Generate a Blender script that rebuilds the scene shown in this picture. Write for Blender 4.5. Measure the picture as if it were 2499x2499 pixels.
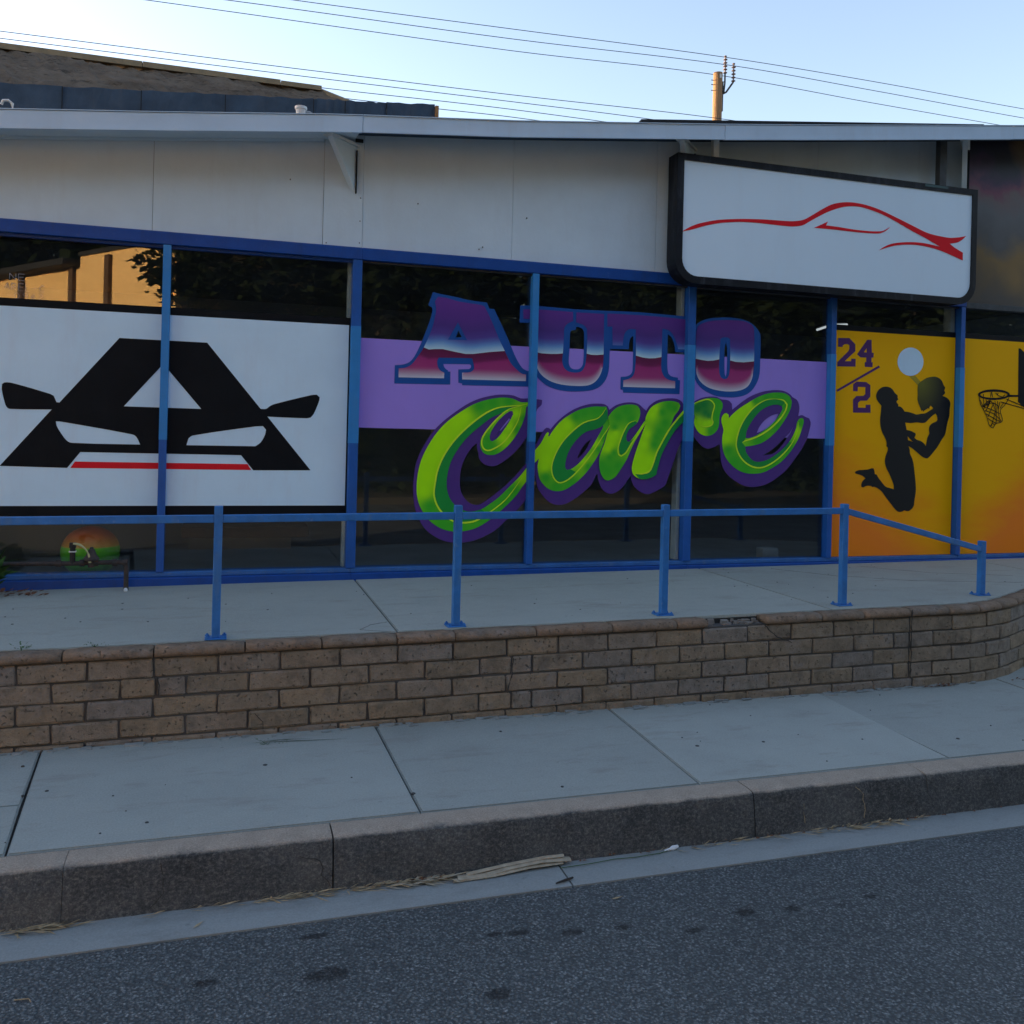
import bpy, bmesh, math, random
from mathutils import Vector, Matrix
from mathutils.geometry import delaunay_2d_cdt, tessellate_polygon

for o in list(bpy.data.objects):
    bpy.data.objects.remove(o, do_unlink=True)
SC = bpy.context.scene
COL = SC.collection
R = random.Random(7)

# ------------------------------------------------------------------ camera
cam_data = bpy.data.cameras.new('camera')
cam = bpy.data.objects.new('camera', cam_data)
COL.objects.link(cam)
cam_data.sensor_fit = 'HORIZONTAL'
cam_data.sensor_width = 36.0
cam_data.lens = 36.0 * 2240.0 / 2499.0
cam_data.shift_x = 0.0
cam_data.shift_y = -202.5 / 2499.0
cam_data.clip_end = 3000
PAN = math.atan(700.0 / 2240.0)
cam.matrix_world = (Matrix.Translation((0, 0, 1.70)) @ Matrix.Rotation(-PAN, 4, 'Z')
                    @ Matrix.Rotation(math.pi / 2, 4, 'X') @ Matrix.Rotation(0.0245, 4, 'Z'))
SC.camera = cam

# ------------------------------------------------------------------ sky, sun, exposure
SUN_DIR = Vector((-0.80, 0.60, math.tan(math.radians(7.5)))).normalized()   # towards the sun
elev = math.asin(SUN_DIR.z)
world = bpy.data.worlds.new('World')
SC.world = world
world.use_nodes = True
wn = world.node_tree
wn.nodes.clear()
sky = wn.nodes.new('ShaderNodeTexSky')
sky.sky_type = 'NISHITA'
sky.sun_disc = False
sky.sun_elevation = elev
sky.sun_rotation = math.atan2(SUN_DIR.x, SUN_DIR.y)
sky.air_density = 1.0
sky.dust_density = 0.8
sky.ozone_density = 1.3
bg = wn.nodes.new('ShaderNodeBackground')
bg.inputs['Strength'].default_value = 0.15
wo = wn.nodes.new('ShaderNodeOutputWorld')
grade = wn.nodes.new('ShaderNodeMix')
grade.data_type = 'RGBA'
grade.blend_type = 'MULTIPLY'
grade.inputs[0].default_value = 1.0
grade.inputs[7].default_value = (1.07, 0.935, 0.96, 1)
wn.links.new(sky.outputs[0], grade.inputs[6])
wn.links.new(grade.outputs[2], bg.inputs[0])
wn.links.new(bg.outputs[0], wo.inputs[0])
sun_data = bpy.data.lights.new('sun', 'SUN')
sun_data.energy = 5.0
sun_data.angle = math.radians(0.5)
sun_data.color = (1.0, 0.72, 0.42)
sun = bpy.data.objects.new('sun', sun_data)
COL.objects.link(sun)
sun.rotation_euler = SUN_DIR.to_track_quat('Z', 'Y').to_euler()
SC.view_settings.view_transform = 'Standard'
SC.view_settings.look = 'None'
SC.view_settings.exposure = 1.94
SC.view_settings.gamma = 1.0
SC.view_settings.use_curve_mapping = False

# ------------------------------------------------------------------ node helpers
def new_mat(name):
    m = bpy.data.materials.new(name)
    m.use_nodes = True
    m.node_tree.nodes.clear()
    return m, m.node_tree

def N(nt, typ, **kw):
    n = nt.nodes.new(typ)
    for k, v in kw.items():
        if k in n.inputs:
            n.inputs[k].default_value = v
        else:
            setattr(n, k, v)
    return n

def L(nt, a, b):
    nt.links.new(a, b)

def coords(nt, kind='Object', scale=(1, 1, 1)):
    tc = N(nt, 'ShaderNodeTexCoord')
    mp = N(nt, 'ShaderNodeMapping')
    mp.inputs['Scale'].default_value = scale
    L(nt, tc.outputs[kind], mp.inputs[0])
    return mp.outputs[0]

def world_coords(nt, scale=(1, 1, 1)):
    g = N(nt, 'ShaderNodeNewGeometry')
    mp = N(nt, 'ShaderNodeMapping')
    mp.inputs['Scale'].default_value = scale
    L(nt, g.outputs['Position'], mp.inputs[0])
    return mp.outputs[0]

def noise(nt, vec, scale, detail=4, rough=0.6):
    n = N(nt, 'ShaderNodeTexNoise')
    n.inputs['Scale'].default_value = scale
    n.inputs['Detail'].default_value = detail
    n.inputs['Roughness'].default_value = rough
    L(nt, vec, n.inputs['Vector'])
    return n.outputs['Fac']

def ramp(nt, fac, stops, interp='LINEAR'):
    r = N(nt, 'ShaderNodeValToRGB')
    cr = r.color_ramp
    cr.interpolation = interp
    while len(cr.elements) < len(stops):
        cr.elements.new(0.5)
    for e, (p, c) in zip(cr.elements, stops):
        e.position = p
        e.color = (c[0], c[1], c[2], 1) if isinstance(c, tuple) else (c, c, c, 1)
    L(nt, fac, r.inputs[0])
    return r.outputs[0]

def mix(nt, fac, a, b, mode='MIX'):
    m = N(nt, 'ShaderNodeMix', data_type='RGBA', blend_type=mode)
    def put(sock, v):
        if hasattr(v, 'links'):
            L(nt, v, sock)
        elif isinstance(v, (int, float)):
            sock.default_value = v
        else:
            sock.default_value = (v[0], v[1], v[2], 1)
    if hasattr(fac, 'links'):
        L(nt, fac, m.inputs[0])
    else:
        m.inputs[0].default_value = fac
    put(m.inputs[6], a)
    put(m.inputs[7], b)
    return m.outputs[2]

def math_(nt, op, a, b=None, c=None):
    m = N(nt, 'ShaderNodeMath', operation=op)
    for i, v in enumerate((a, b, c)):
        if v is None:
            continue
        if hasattr(v, 'links'):
            L(nt, v, m.inputs[i])
        else:
            m.inputs[i].default_value = v
    return m.outputs[0]

def finish(nt, color, rough=0.8, bump=None, bump_d=0.01, spec=0.3, metal=0.0):
    p = N(nt, 'ShaderNodeBsdfPrincipled')
    if hasattr(color, 'links'):
        L(nt, color, p.inputs['Base Color'])
    else:
        p.inputs['Base Color'].default_value = (color[0], color[1], color[2], 1)
    if hasattr(rough, 'links'):
        L(nt, rough, p.inputs['Roughness'])
    else:
        p.inputs['Roughness'].default_value = rough
    p.inputs['Specular IOR Level'].default_value = spec
    p.inputs['Metallic'].default_value = metal
    if bump is not None:
        b = N(nt, 'ShaderNodeBump')
        b.inputs['Strength'].default_value = 1.0
        b.inputs['Distance'].default_value = bump_d
        L(nt, bump, b.inputs['Height'])
        L(nt, b.outputs[0], p.inputs['Normal'])
    o = N(nt, 'ShaderNodeOutputMaterial')
    L(nt, p.outputs[0], o.inputs[0])

def paint(name, col, rough=0.5, wear=0.12, scale=6.0, bump=0.0006, spec=0.35, dirt=(0.10, 0.09, 0.08), dirt_amt=0.25, chips=0.0):
    """painted surface: slow tone drift, fine grain, some grime"""
    m, nt = new_mat(name)
    v = world_coords(nt)
    n1 = noise(nt, v, scale, 5, 0.6)
    n2 = noise(nt, v, scale * 14, 3, 0.6)
    lo = tuple(c * (1 - wear) for c in col)
    hi = tuple(min(1, c * (1 + wear)) for c in col)
    c = ramp(nt, n1, [(0.3, lo), (0.7, hi)])
    vs = world_coords(nt, (1.0, 1.0, 0.18))
    d = ramp(nt, noise(nt, vs, scale * 1.7, 6, 0.7), [(0.52, 0.0), (0.78, 1.0)])
    c = mix(nt, math_(nt, 'MULTIPLY', d, dirt_amt), c, dirt)
    c = mix(nt, 0.10, c, mix(nt, n2, lo, hi))
    if chips:
        ch = ramp(nt, noise(nt, v, 42, 4, 0.65), [(0.69, 0.0), (0.715, 1.0)])
        c = mix(nt, math_(nt, 'MULTIPLY', ch, chips), c, (0.05, 0.04, 0.035))
        sc_ = ramp(nt, noise(nt, v, 23, 6, 0.75), [(0.60, 0.0), (0.72, 1.0)])
        c = mix(nt, math_(nt, 'MULTIPLY', sc_, chips * .45), c, (0.30, 0.38, 0.48))
    finish(nt, c, rough, n2, bump, spec)
    return m

# ------------------------------------------------------------------ materials
def mat_concrete(name, base, rand=0.10, speck=0.35, stain=0.35, tint=(0.20, 0.17, 0.14)):
    m, nt = new_mat(name)
    v = world_coords(nt)
    big = noise(nt, v, 1.3, 5, 0.65)
    mid = noise(nt, v, 9, 6, 0.7)
    fine = noise(nt, v, 115, 3, 0.7)
    c = ramp(nt, big, [(0.28, tuple(x * 0.74 for x in base)), (0.5, base), (0.74, tuple(x * 1.17 for x in base))])
    c = mix(nt, 0.45, c, mix(nt, mid, tuple(x * 0.72 for x in base), tuple(x * 1.25 for x in base)))
    c = mix(nt, 0.42, c, mix(nt, fine, tuple(x * 0.35 for x in base), tuple(x * 1.7 for x in base)))
    st = ramp(nt, noise(nt, world_coords(nt, (0.7, 2.2, 1)), 2.6, 7, 0.72), [(0.54, 0.0), (0.74, 1.0)])
    c = mix(nt, math_(nt, 'MULTIPLY', st, stain), c, tint)
    spots = ramp(nt, noise(nt, v, 26, 2, 0.5), [(0.72, 0.0), (0.76, 1.0)])
    c = mix(nt, math_(nt, 'MULTIPLY', spots, speck), c, tuple(x * 0.4 for x in base))
    oi = N(nt, 'ShaderNodeObjectInfo')
    c = mix(nt, 1.0, c, ramp(nt, oi.outputs['Random'], [(0, 1 - rand), (1, 1.0)]), 'MULTIPLY')
    h = math_(nt, 'ADD', math_(nt, 'MULTIPLY', fine, 0.4), math_(nt, 'MULTIPLY', mid, 0.6))
    finish(nt, c, 0.88, h, 0.004, 0.2)
    return m

M = {}
M['sidewalk'] = mat_concrete('sidewalk_concrete', (0.345, 0.365, 0.335), rand=0.16, stain=0.5)
M['terrace'] = mat_concrete('terrace_concrete', (0.385, 0.395, 0.35), stain=0.42)
M['gutter'] = mat_concrete('gutter_concrete', (0.27, 0.288, 0.28), rand=0.05, stain=0.45, tint=(0.14, 0.13, 0.12))

def mat_kerb():
    m, nt = new_mat('kerb_concrete')
    v = world_coords(nt)
    sep = N(nt, 'ShaderNodeSeparateXYZ')
    L(nt, v, sep.inputs[0])
    mid = noise(nt, v, 11, 7, 0.7)
    fine = noise(nt, v, 150, 3, 0.7)
    big = noise(nt, v, 2.2, 5, 0.7)
    top = mix(nt, mid, (0.30, 0.25, 0.20), (0.52, 0.44, 0.36))
    grime = ramp(nt, big, [(0.3, (0.055, 0.058, 0.062)), (0.52, (0.125, 0.128, 0.130)), (0.75, (0.25, 0.24, 0.225))])
    grime = mix(nt, 0.5, grime, ramp(nt, noise(nt, world_coords(nt, (1, 1, 1.3)), 62, 7, 0.8), [(0.36, (0.010, 0.012, 0.014)), (0.5, (0.085, 0.086, 0.085)), (0.66, (0.34, 0.32, 0.28))]))
    flecks = ramp(nt, noise(nt, v, 62, 2, 0.5), [(0.66, 0.0), (0.72, 1.0)])
    grime = mix(nt, math_(nt, 'MULTIPLY', flecks, 0.35), grime, (0.27, 0.25, 0.22))
    edge = math_(nt, 'ADD', sep.outputs[2], math_(nt, 'MULTIPLY', math_(nt, 'SUBTRACT', noise(nt, v, 5, 9, 0.72), 0.5), 0.030))
    f = ramp(nt, math_(nt, 'ADD', math_(nt, 'MULTIPLY', edge, 100.0), 1.5), [(0.0, 1.0), (1.0, 0.0)])
    c = mix(nt, f, top, grime)
    c = mix(nt, 0.38, c, mix(nt, ramp(nt, fine, [(0.3, 0.0), (0.7, 1.0)]), (0.05, 0.05, 0.05), (0.75, 0.72, 0.68)), 'OVERLAY')
    finish(nt, c, 0.9, math_(nt, 'ADD', fine, mid), 0.006, 0.2)
    return m
M['kerb'] = mat_kerb()

OIL = [(0.387, 3.244, .085, .045), (2.039, 3.238, .05, .028), (2.251, 3.212, .036, .022), (1.114, 3.329, .05, .02), (1.322, 3.28, .05, .025),
       (2.631, 3.215, .035, .016), (-0.023, 3.304, .05, .02), (0.36, 3.50, .06, .02), (1.52, 3.26, .035, .02), (1.78, 3.17, .04, .018),
       (2.46, 3.185, .022, .013), (1.45, 3.62, .05, .01), (0.93, 2.98, .05, .03), (-0.55, 3.05, .22, .06), (1.02, 3.34, .035, .015)]
def mat_asphalt():
    m, nt = new_mat('road_asphalt')
    v = world_coords(nt)
    vo = N(nt, 'ShaderNodeTexVoronoi')
    vo.inputs['Scale'].default_value = 140
    L(nt, v, vo.inputs['Vector'])
    vo2 = N(nt, 'ShaderNodeTexVoronoi')
    vo2.inputs['Scale'].default_value = 84
    L(nt, v, vo2.inputs['Vector'])
    big = noise(nt, v, 1.1, 5, 0.65)
    mid = noise(nt, v, 14, 5, 0.7)
    sepc = N(nt, 'ShaderNodeSeparateColor')
    L(nt, vo.outputs['Color'], sepc.inputs[0])
    c = ramp(nt, sepc.outputs[0], [(0.0, (0.020, 0.025, 0.028)), (0.4, (0.145, 0.172, 0.178)), (0.8, (0.31, 0.35, 0.355)), (1.0, (0.60, 0.63, 0.63))])
    c = mix(nt, ramp(nt, vo2.outputs['Distance'], [(0.25, 0.0), (0.70, 0.92)]), c, (0.012, 0.012, 0.014))
    c = mix(nt, 0.36, c, mix(nt, big, (0.075, 0.096, 0.106), (0.23, 0.27, 0.285)))
    c = mix(nt, 0.25, c, mix(nt, mid, (0.02, 0.02, 0.02), (0.15, 0.15, 0.15)))
    sep = N(nt, 'ShaderNodeSeparateXYZ')
    L(nt, v, sep.inputs[0])
    jit = math_(nt, 'MULTIPLY', math_(nt, 'SUBTRACT', noise(nt, v, 34, 5, 0.75), 0.5), 4.5)
    tot = None
    for (x, y, rx, ry) in OIL:
        dx = math_(nt, 'POWER', math_(nt, 'DIVIDE', math_(nt, 'SUBTRACT', sep.outputs[0], x), rx), 2)
        dy = math_(nt, 'POWER', math_(nt, 'DIVIDE', math_(nt, 'SUBTRACT', sep.outputs[1], y), ry), 2)
        s = math_(nt, 'SUBTRACT', 1.35, math_(nt, 'ADD', math_(nt, 'ADD', dx, dy), jit))
        tot = s if tot is None else math_(nt, 'MAXIMUM', tot, s)
    oil = ramp(nt, tot, [(0.0, 0.0), (1.0, 0.72)])
    c = mix(nt, oil, c, (0.012, 0.011, 0.012))
    h = math_(nt, 'SUBTRACT', math_(nt, 'MULTIPLY', sepc.outputs[1], 0.8), vo2.outputs['Distance'])
    finish(nt, c, 0.82, h, 0.016, 0.3)
    return m
M['asphalt'] = mat_asphalt()

def mat_brick(name, tones, cap=False):
    m, nt = new_mat(name)
    v = world_coords(nt)
    oi = N(nt, 'ShaderNodeObjectInfo')
    off = N(nt, 'ShaderNodeVectorMath', operation='ADD')
    L(nt, v, off.inputs[0])
    sc = N(nt, 'ShaderNodeVectorMath', operation='SCALE')
    L(nt, oi.outputs['Location'], sc.inputs[0])
    sc.inputs['Scale'].default_value = 3.7
    L(nt, sc.outputs[0], off.inputs[1])
    vv = off.outputs[0]
    base = ramp(nt, oi.outputs['Random'], [(i / max(1, len(tones) - 1), t) for i, t in enumerate(tones)])
    mid = noise(nt, vv, 12, 6, 0.7)
    big = noise(nt, vv, 4, 4, 0.6)
    fine = noise(nt, vv, 120, 3, 0.65)
    c = mix(nt, 1.0, base, ramp(nt, mid, [(0.25, 0.60), (0.5, 1.0), (0.75, 1.38)]), 'MULTIPLY')
    eff = ramp(nt, noise(nt, vv, 5.5, 6, 0.72), [(0.53, 0.0), (0.72, 1.0)])
    c = mix(nt, math_(nt, 'MULTIPLY', eff, 0.55), c, (0.29, 0.275, 0.275))
    dk = ramp(nt, noise(nt, vv, 7.5, 6, 0.72), [(0.52, 0.0), (0.70, 1.0)])
    c = mix(nt, math_(nt, 'MULTIPLY', dk, 0.62), c, (0.06, 0.05, 0.045))
    pits = ramp(nt, noise(nt, vv, 58, 2, 0.5), [(0.645, 0.0), (0.69, 1.0)])
    c = mix(nt, math_(nt, 'MULTIPLY', pits, 0.6), c, (0.025, 0.02, 0.018))
    c = mix(nt, 0.2, c, mix(nt, fine, (0.03, 0.025, 0.02), (0.5, 0.42, 0.34)))
    h = math_(nt, 'SUBTRACT', math_(nt, 'ADD', math_(nt, 'MULTIPLY', mid, 1.2), math_(nt, 'MULTIPLY', fine, 0.5)), math_(nt, 'MULTIPLY', pits, 0.9))
    finish(nt, c, 0.92, h, 0.013, 0.15)
    return m
M['brick'] = mat_brick('slump_brick', [(0.235, 0.185, 0.130), (0.29, 0.215, 0.140), (0.225, 0.195, 0.170), (0.275, 0.21, 0.148), (0.25, 0.192, 0.135), (0.30, 0.222, 0.145), (0.25, 0.215, 0.185), (0.265, 0.20, 0.138)])
M['cap'] = mat_brick('cap_brick', [(0.26, 0.165, 0.105), (0.23, 0.165, 0.115), (0.28, 0.18, 0.115)])
M['mortar'] = mat_concrete('mortar', (0.095, 0.09, 0.085), rand=0.0, stain=0.4, tint=(0.05, 0.045, 0.04))

M['blue'] = paint('dark_blue_paint', (0.003, 0.062, 0.30), 0.5, 0.15, 7, dirt=(0.02, 0.04, 0.08), dirt_amt=0.45, chips=0.25)
M['postblue'] = paint('mullion_blue_paint', (0.010, 0.095, 0.37), 0.5, 0.15, 7, dirt=(0.03, 0.06, 0.12), dirt_amt=0.4, chips=0.35)
M['midblue'] = paint('sill_blue_paint', (0.030, 0.13, 0.36), 0.55, 0.2, 8, dirt=(0.16, 0.20, 0.25), dirt_amt=0.5, chips=0.9)
M['lightblue'] = paint('light_blue_paint', (0.028, 0.225, 0.56), 0.5, 0.08, 7, dirt=(0.2, 0.3, 0.4), dirt_amt=0.25)
M['railblue'] = paint('rail_blue_paint', (0.032, 0.175, 0.48), 0.5, 0.18, 12, dirt=(0.12, 0.20, 0.30), dirt_amt=0.6, chips=0.8)
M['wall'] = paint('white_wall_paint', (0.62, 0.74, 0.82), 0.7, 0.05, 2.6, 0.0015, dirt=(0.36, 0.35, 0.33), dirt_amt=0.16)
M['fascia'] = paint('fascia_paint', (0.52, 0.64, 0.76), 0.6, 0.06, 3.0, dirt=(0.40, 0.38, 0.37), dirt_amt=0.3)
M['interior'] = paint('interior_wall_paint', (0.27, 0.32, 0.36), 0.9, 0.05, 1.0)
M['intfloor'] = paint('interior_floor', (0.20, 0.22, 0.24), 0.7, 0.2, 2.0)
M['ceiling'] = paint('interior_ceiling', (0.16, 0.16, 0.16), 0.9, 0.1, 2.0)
M['column'] = paint('column_paint', (0.72, 0.73, 0.70), 0.7, 0.1, 9, dirt=(0.3, 0.3, 0.3), dirt_amt=0.4)
M['black'] = paint('black_art_paint', (0.006, 0.008, 0.011), 0.6, 0.2, 5, spec=0.12, dirt=(0.02, 0.02, 0.02))
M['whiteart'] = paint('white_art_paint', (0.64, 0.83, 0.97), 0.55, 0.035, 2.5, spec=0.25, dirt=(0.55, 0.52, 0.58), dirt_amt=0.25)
M['redart'] = paint('red_art_paint', (0.78, 0.018, 0.028), 0.6, 0.05, 5, spec=0.08, dirt_amt=0.05)
M['lavender'] = paint('lavender_art_paint', (0.37, 0.25, 0.78), 0.55, 0.03, 2.5, spec=0.25, dirt=(0.28, 0.19, 0.56), dirt_amt=0.3)
M['purple'] = paint('purple_art_paint', (0.085, 0.034, 0.225), 0.55, 0.06, 5, spec=0.25, dirt_amt=0.05)
M['numpurple'] = paint('number_purple_paint', (0.085, 0.02, 0.13), 0.55, 0.08, 5, spec=0.25, dirt_amt=0.05)
M['letterblue'] = paint('letter_blue_paint', (0.010, 0.085, 0.34), 0.5, 0.08, 6, spec=0.25, dirt_amt=0.05)
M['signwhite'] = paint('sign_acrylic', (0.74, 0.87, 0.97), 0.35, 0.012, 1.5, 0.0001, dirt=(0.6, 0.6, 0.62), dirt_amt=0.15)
M['signred'] = paint('sign_red_vinyl', (0.78, 0.018, 0.028), 0.6, 0.04, 5, 0.0001, spec=0.08, dirt_amt=0.04)
M['signblack'] = paint('sign_cabinet_paint', (0.008, 0.009, 0.013), 0.5, 0.35, 9, spec=0.2, dirt=(0.07, 0.08, 0.10), dirt_amt=0.6)
M['darksteel'] = paint('dark_steel', (0.05, 0.055, 0.06), 0.6, 0.3, 12, dirt=(0.16, 0.16, 0.16), dirt_amt=0.5)
M['rust'] = paint('rusty_pipe_paint', (0.045, 0.038, 0.036), 0.75, 0.4, 30, dirt=(0.14, 0.065, 0.04), dirt_amt=0.7)
M['felt'] = paint('roofing_felt', (0.050, 0.078, 0.115), 0.9, 0.25, 5, 0.004, dirt=(0.12, 0.12, 0.12), dirt_amt=0.3)
M['blackfelt'] = paint('black_roofing', (0.015, 0.017, 0.02), 0.85, 0.3, 5)
M['tanwood'] = paint('tan_trim', (0.22, 0.165, 0.10), 0.8, 0.2, 5)
M['board'] = paint('timber_board', (0.36, 0.17, 0.06), 0.8, 0.25, 9)
M['pvc'] = paint('white_plastic', (0.68, 0.68, 0.66), 0.5, 0.05, 9)
M['straw'] = paint('dry_straw', (0.40, 0.30, 0.175), 0.85, 0.35, 60)
M['frond'] = paint('dry_frond', (0.37, 0.315, 0.23), 0.8, 0.25, 30, dirt=(0.2, 0.13, 0.06), dirt_amt=0.5)
M['deadleaf'] = paint('dead_leaf', (0.16, 0.07, 0.035), 0.85, 0.4, 40)
M['stick'] = paint('dark_stick', (0.03, 0.026, 0.024), 0.9, 0.3, 40)
M['gum'] = paint('gum_spot', (0.05, 0.05, 0.05), 0.7, 0.3, 40)
M['litter'] = paint('white_litter', (0.74, 0.76, 0.78), 0.5, 0.05, 10)
M['wood'] = None
M['concbed'] = paint('joint_dirt', (0.045, 0.042, 0.038), 0.95, 0.3, 20)
M['ground'] = paint('bare_ground', (0.16, 0.14, 0.11), 0.95, 0.3, 0.6)
M['darkground'] = paint('leaf_strewn_ground', (0.035, 0.032, 0.026), 0.95, 0.4, 1.5)
M['orangewall'] = paint('orange_stucco', (0.80, 0.53, 0.23), 0.9, 0.06, 1.2, dirt_amt=0.08)
M['darkwood'] = paint('dark_timber', (0.085, 0.05, 0.03), 0.85, 0.2, 3)
M['bark'] = paint('bark', (0.09, 0.07, 0.05), 0.95, 0.3, 6)
M['brownbox'] = paint('brown_fabric', (0.10, 0.055, 0.04), 0.9, 0.2, 8)
M['greybox'] = paint('grey_plinth', (0.22, 0.215, 0.205), 0.9, 0.1, 4)
M['wire'] = paint('cable', (0.03, 0.045, 0.055), 0.7, 0.1, 3)
M['ceramic'] = paint('insulator_glaze', (0.17, 0.13, 0.13), 0.3, 0.2, 9)
M['galv'] = paint('galvanised', (0.42, 0.43, 0.44), 0.5, 0.15, 9)
M['hose'] = paint('yellowed_strap', (0.50, 0.47, 0.24), 0.6, 0.1, 20)

def mat_pole():
    m, nt = new_mat('pole_wood')
    v = world_coords(nt, (9, 9, 0.55))
    n = noise(nt, v, 2.2, 6, 0.7)
    c = ramp(nt, n, [(0.3, (0.14, 0.08, 0.045)), (0.55, (0.26, 0.16, 0.09)), (0.8, (0.34, 0.22, 0.13))])
    finish(nt, c, 0.85, n, 0.02, 0.2)
    return m
M['wood'] = mat_pole()

def mat_leaf(name, a, b):
    m, nt = new_mat(name)
    g = N(nt, 'ShaderNodeNewGeometry')
    c = ramp(nt, g.outputs['Random Per Island'], [(0.0, a), (1.0, b)])
    d = N(nt, 'ShaderNodeBsdfPrincipled')
    L(nt, c, d.inputs['Base Color'])
    d.inputs['Roughness'].default_value = 0.7
    d.inputs['Specular IOR Level'].default_value = 0.03
    o = N(nt, 'ShaderNodeOutputMaterial')
    L(nt, d.outputs[0], o.inputs[0])
    return m
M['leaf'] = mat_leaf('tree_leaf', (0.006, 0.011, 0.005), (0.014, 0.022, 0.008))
M['weed'] = mat_leaf('weed_leaf', (0.03, 0.075, 0.02), (0.07, 0.14, 0.04))

def mat_shake():
    m, nt = new_mat('brown_roofing')
    v = world_coords(nt, (1.0, 1.0, 1.0))
    n = noise(nt, v, 1.2, 6, 0.7)
    n2 = noise(nt, world_coords(nt, (0.8, 2.5, 2.5)), 2.6, 6, 0.75)
    c = ramp(nt, n, [(0.3, (0.10, 0.075, 0.055)), (0.7, (0.20, 0.155, 0.115))])
    cr_ = ramp(nt, noise(nt, world_coords(nt, (1.0, 2.2, 2.2)), 3.2, 5, 0.7), [(0.56, 0.0), (0.66, 1.0)])
    c = mix(nt, math_(nt, 'MULTIPLY', cr_, 0.75), c, (0.03, 0.025, 0.02))
    finish(nt, c, 0.95, n2, 0.12, 0.15)
    return m
M['shake'] = mat_shake()

def mat_glass():
    """clear plate glass with a dusty veil put in as pale haze over dark reflections; both faces reflect"""
    m, nt = new_mat('window_glass')
    g = N(nt, 'ShaderNodeNewGeometry')
    dt = N(nt, 'ShaderNodeVectorMath', operation='DOT_PRODUCT')
    L(nt, g.outputs['Normal'], dt.inputs[0])
    L(nt, g.outputs['Incoming'], dt.inputs[1])
    c = math_(nt, 'ABSOLUTE', dt.outputs['Value'])
    f = math_(nt, 'ADD', 0.048, math_(nt, 'MULTIPLY', 0.95, math_(nt, 'POWER', math_(nt, 'SUBTRACT', 1.0, c), 5.0)))
    gl = N(nt, 'ShaderNodeBsdfGlossy')
    gl.inputs['Roughness'].default_value = 0.0
    gl.inputs['Color'].default_value = (0.95, 0.97, 1, 1)
    tr = N(nt, 'ShaderNodeBsdfTransparent')
    tr.inputs['Color'].default_value = (0.82, 0.86, 0.87, 1)
    df = N(nt, 'ShaderNodeBsdfDiffuse')
    df.inputs['Color'].default_value = (0.45, 0.47, 0.50, 1)
    dust_veil = ramp(nt, noise(nt, world_coords(nt, (1, 1, .5)), 4.0, 5, 0.65), [(0.3, 0.003), (0.75, 0.016)])  # pale haze mixed in to lift the dark glass and cover leaf flecks
    m1 = N(nt, 'ShaderNodeMixShader')
    L(nt, dust_veil, m1.inputs[0])
    L(nt, tr.outputs[0], m1.inputs[1])
    L(nt, df.outputs[0], m1.inputs[2])
    mx = N(nt, 'ShaderNodeMixShader')
    L(nt, f, mx.inputs[0])
    L(nt, m1.outputs[0], mx.inputs[1])
    L(nt, gl.outputs[0], mx.inputs[2])
    o = N(nt, 'ShaderNodeOutputMaterial')
    L(nt, mx.outputs[0], o.inputs[0])
    return m
M['glass'] = mat_glass()

def mat_attr(name, rough=0.55):
    """paint whose pigment is mixed per corner (sprayed lettering)"""
    m, nt = new_mat(name)
    a = N(nt, 'ShaderNodeAttribute', attribute_name='pigment')
    n = noise(nt, world_coords(nt), 30, 4, 0.7)
    c = mix(nt, 0.05, a.outputs['Color'], mix(nt, n, (0.0, 0.0, 0.0), (0.7, 0.7, 0.7)), 'OVERLAY')
    finish(nt, c, rough, None, spec=0.25)
    return m
M['spray'] = mat_attr('sprayed_paint')

def mat_yellow():
    m, nt = new_mat('yellow_orange_paint')
    v = world_coords(nt)
    sep = N(nt, 'ShaderNodeSeparateXYZ')
    L(nt, v, sep.inputs[0])
    n = noise(nt, world_coords(nt, (0.9, 1, 2.6)), 1.3, 5, 0.65)
    # orange rises from the lower left of the first pane and in the lower right of the second
    x = math_(nt, 'SUBTRACT', sep.outputs[0], 5.35)
    t = math_(nt, 'ADD', math_(nt, 'MULTIPLY', sep.outputs[2], 1.0), math_(nt, 'MULTIPLY', math_(nt, 'MINIMUM', x, 1.35), 0.62))
    t = math_(nt, 'SUBTRACT', t, math_(nt, 'MULTIPLY', math_(nt, 'MAXIMUM', math_(nt, 'SUBTRACT', x, 1.5), 0.0), 0.9))
    t = math_(nt, 'ADD', t, math_(nt, 'MULTIPLY', math_(nt, 'SUBTRACT', n, 0.5), 0.9))
    c = ramp(nt, math_(nt, 'MULTIPLY', math_(nt, 'SUBTRACT', t, 0.6), 0.5), [(0.0, (0.95, 0.25, 0.010)), (0.28, (0.95, 0.24, 0.025)), (0.42, (0.95, 0.33, 0.010)), (0.62, (0.95, 0.45, 0.003)), (1.0, (0.97, 0.47, 0.004))])
    finish(nt, c, 0.65, None, spec=0.08)
    return m
M['yellow'] = mat_yellow()

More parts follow.
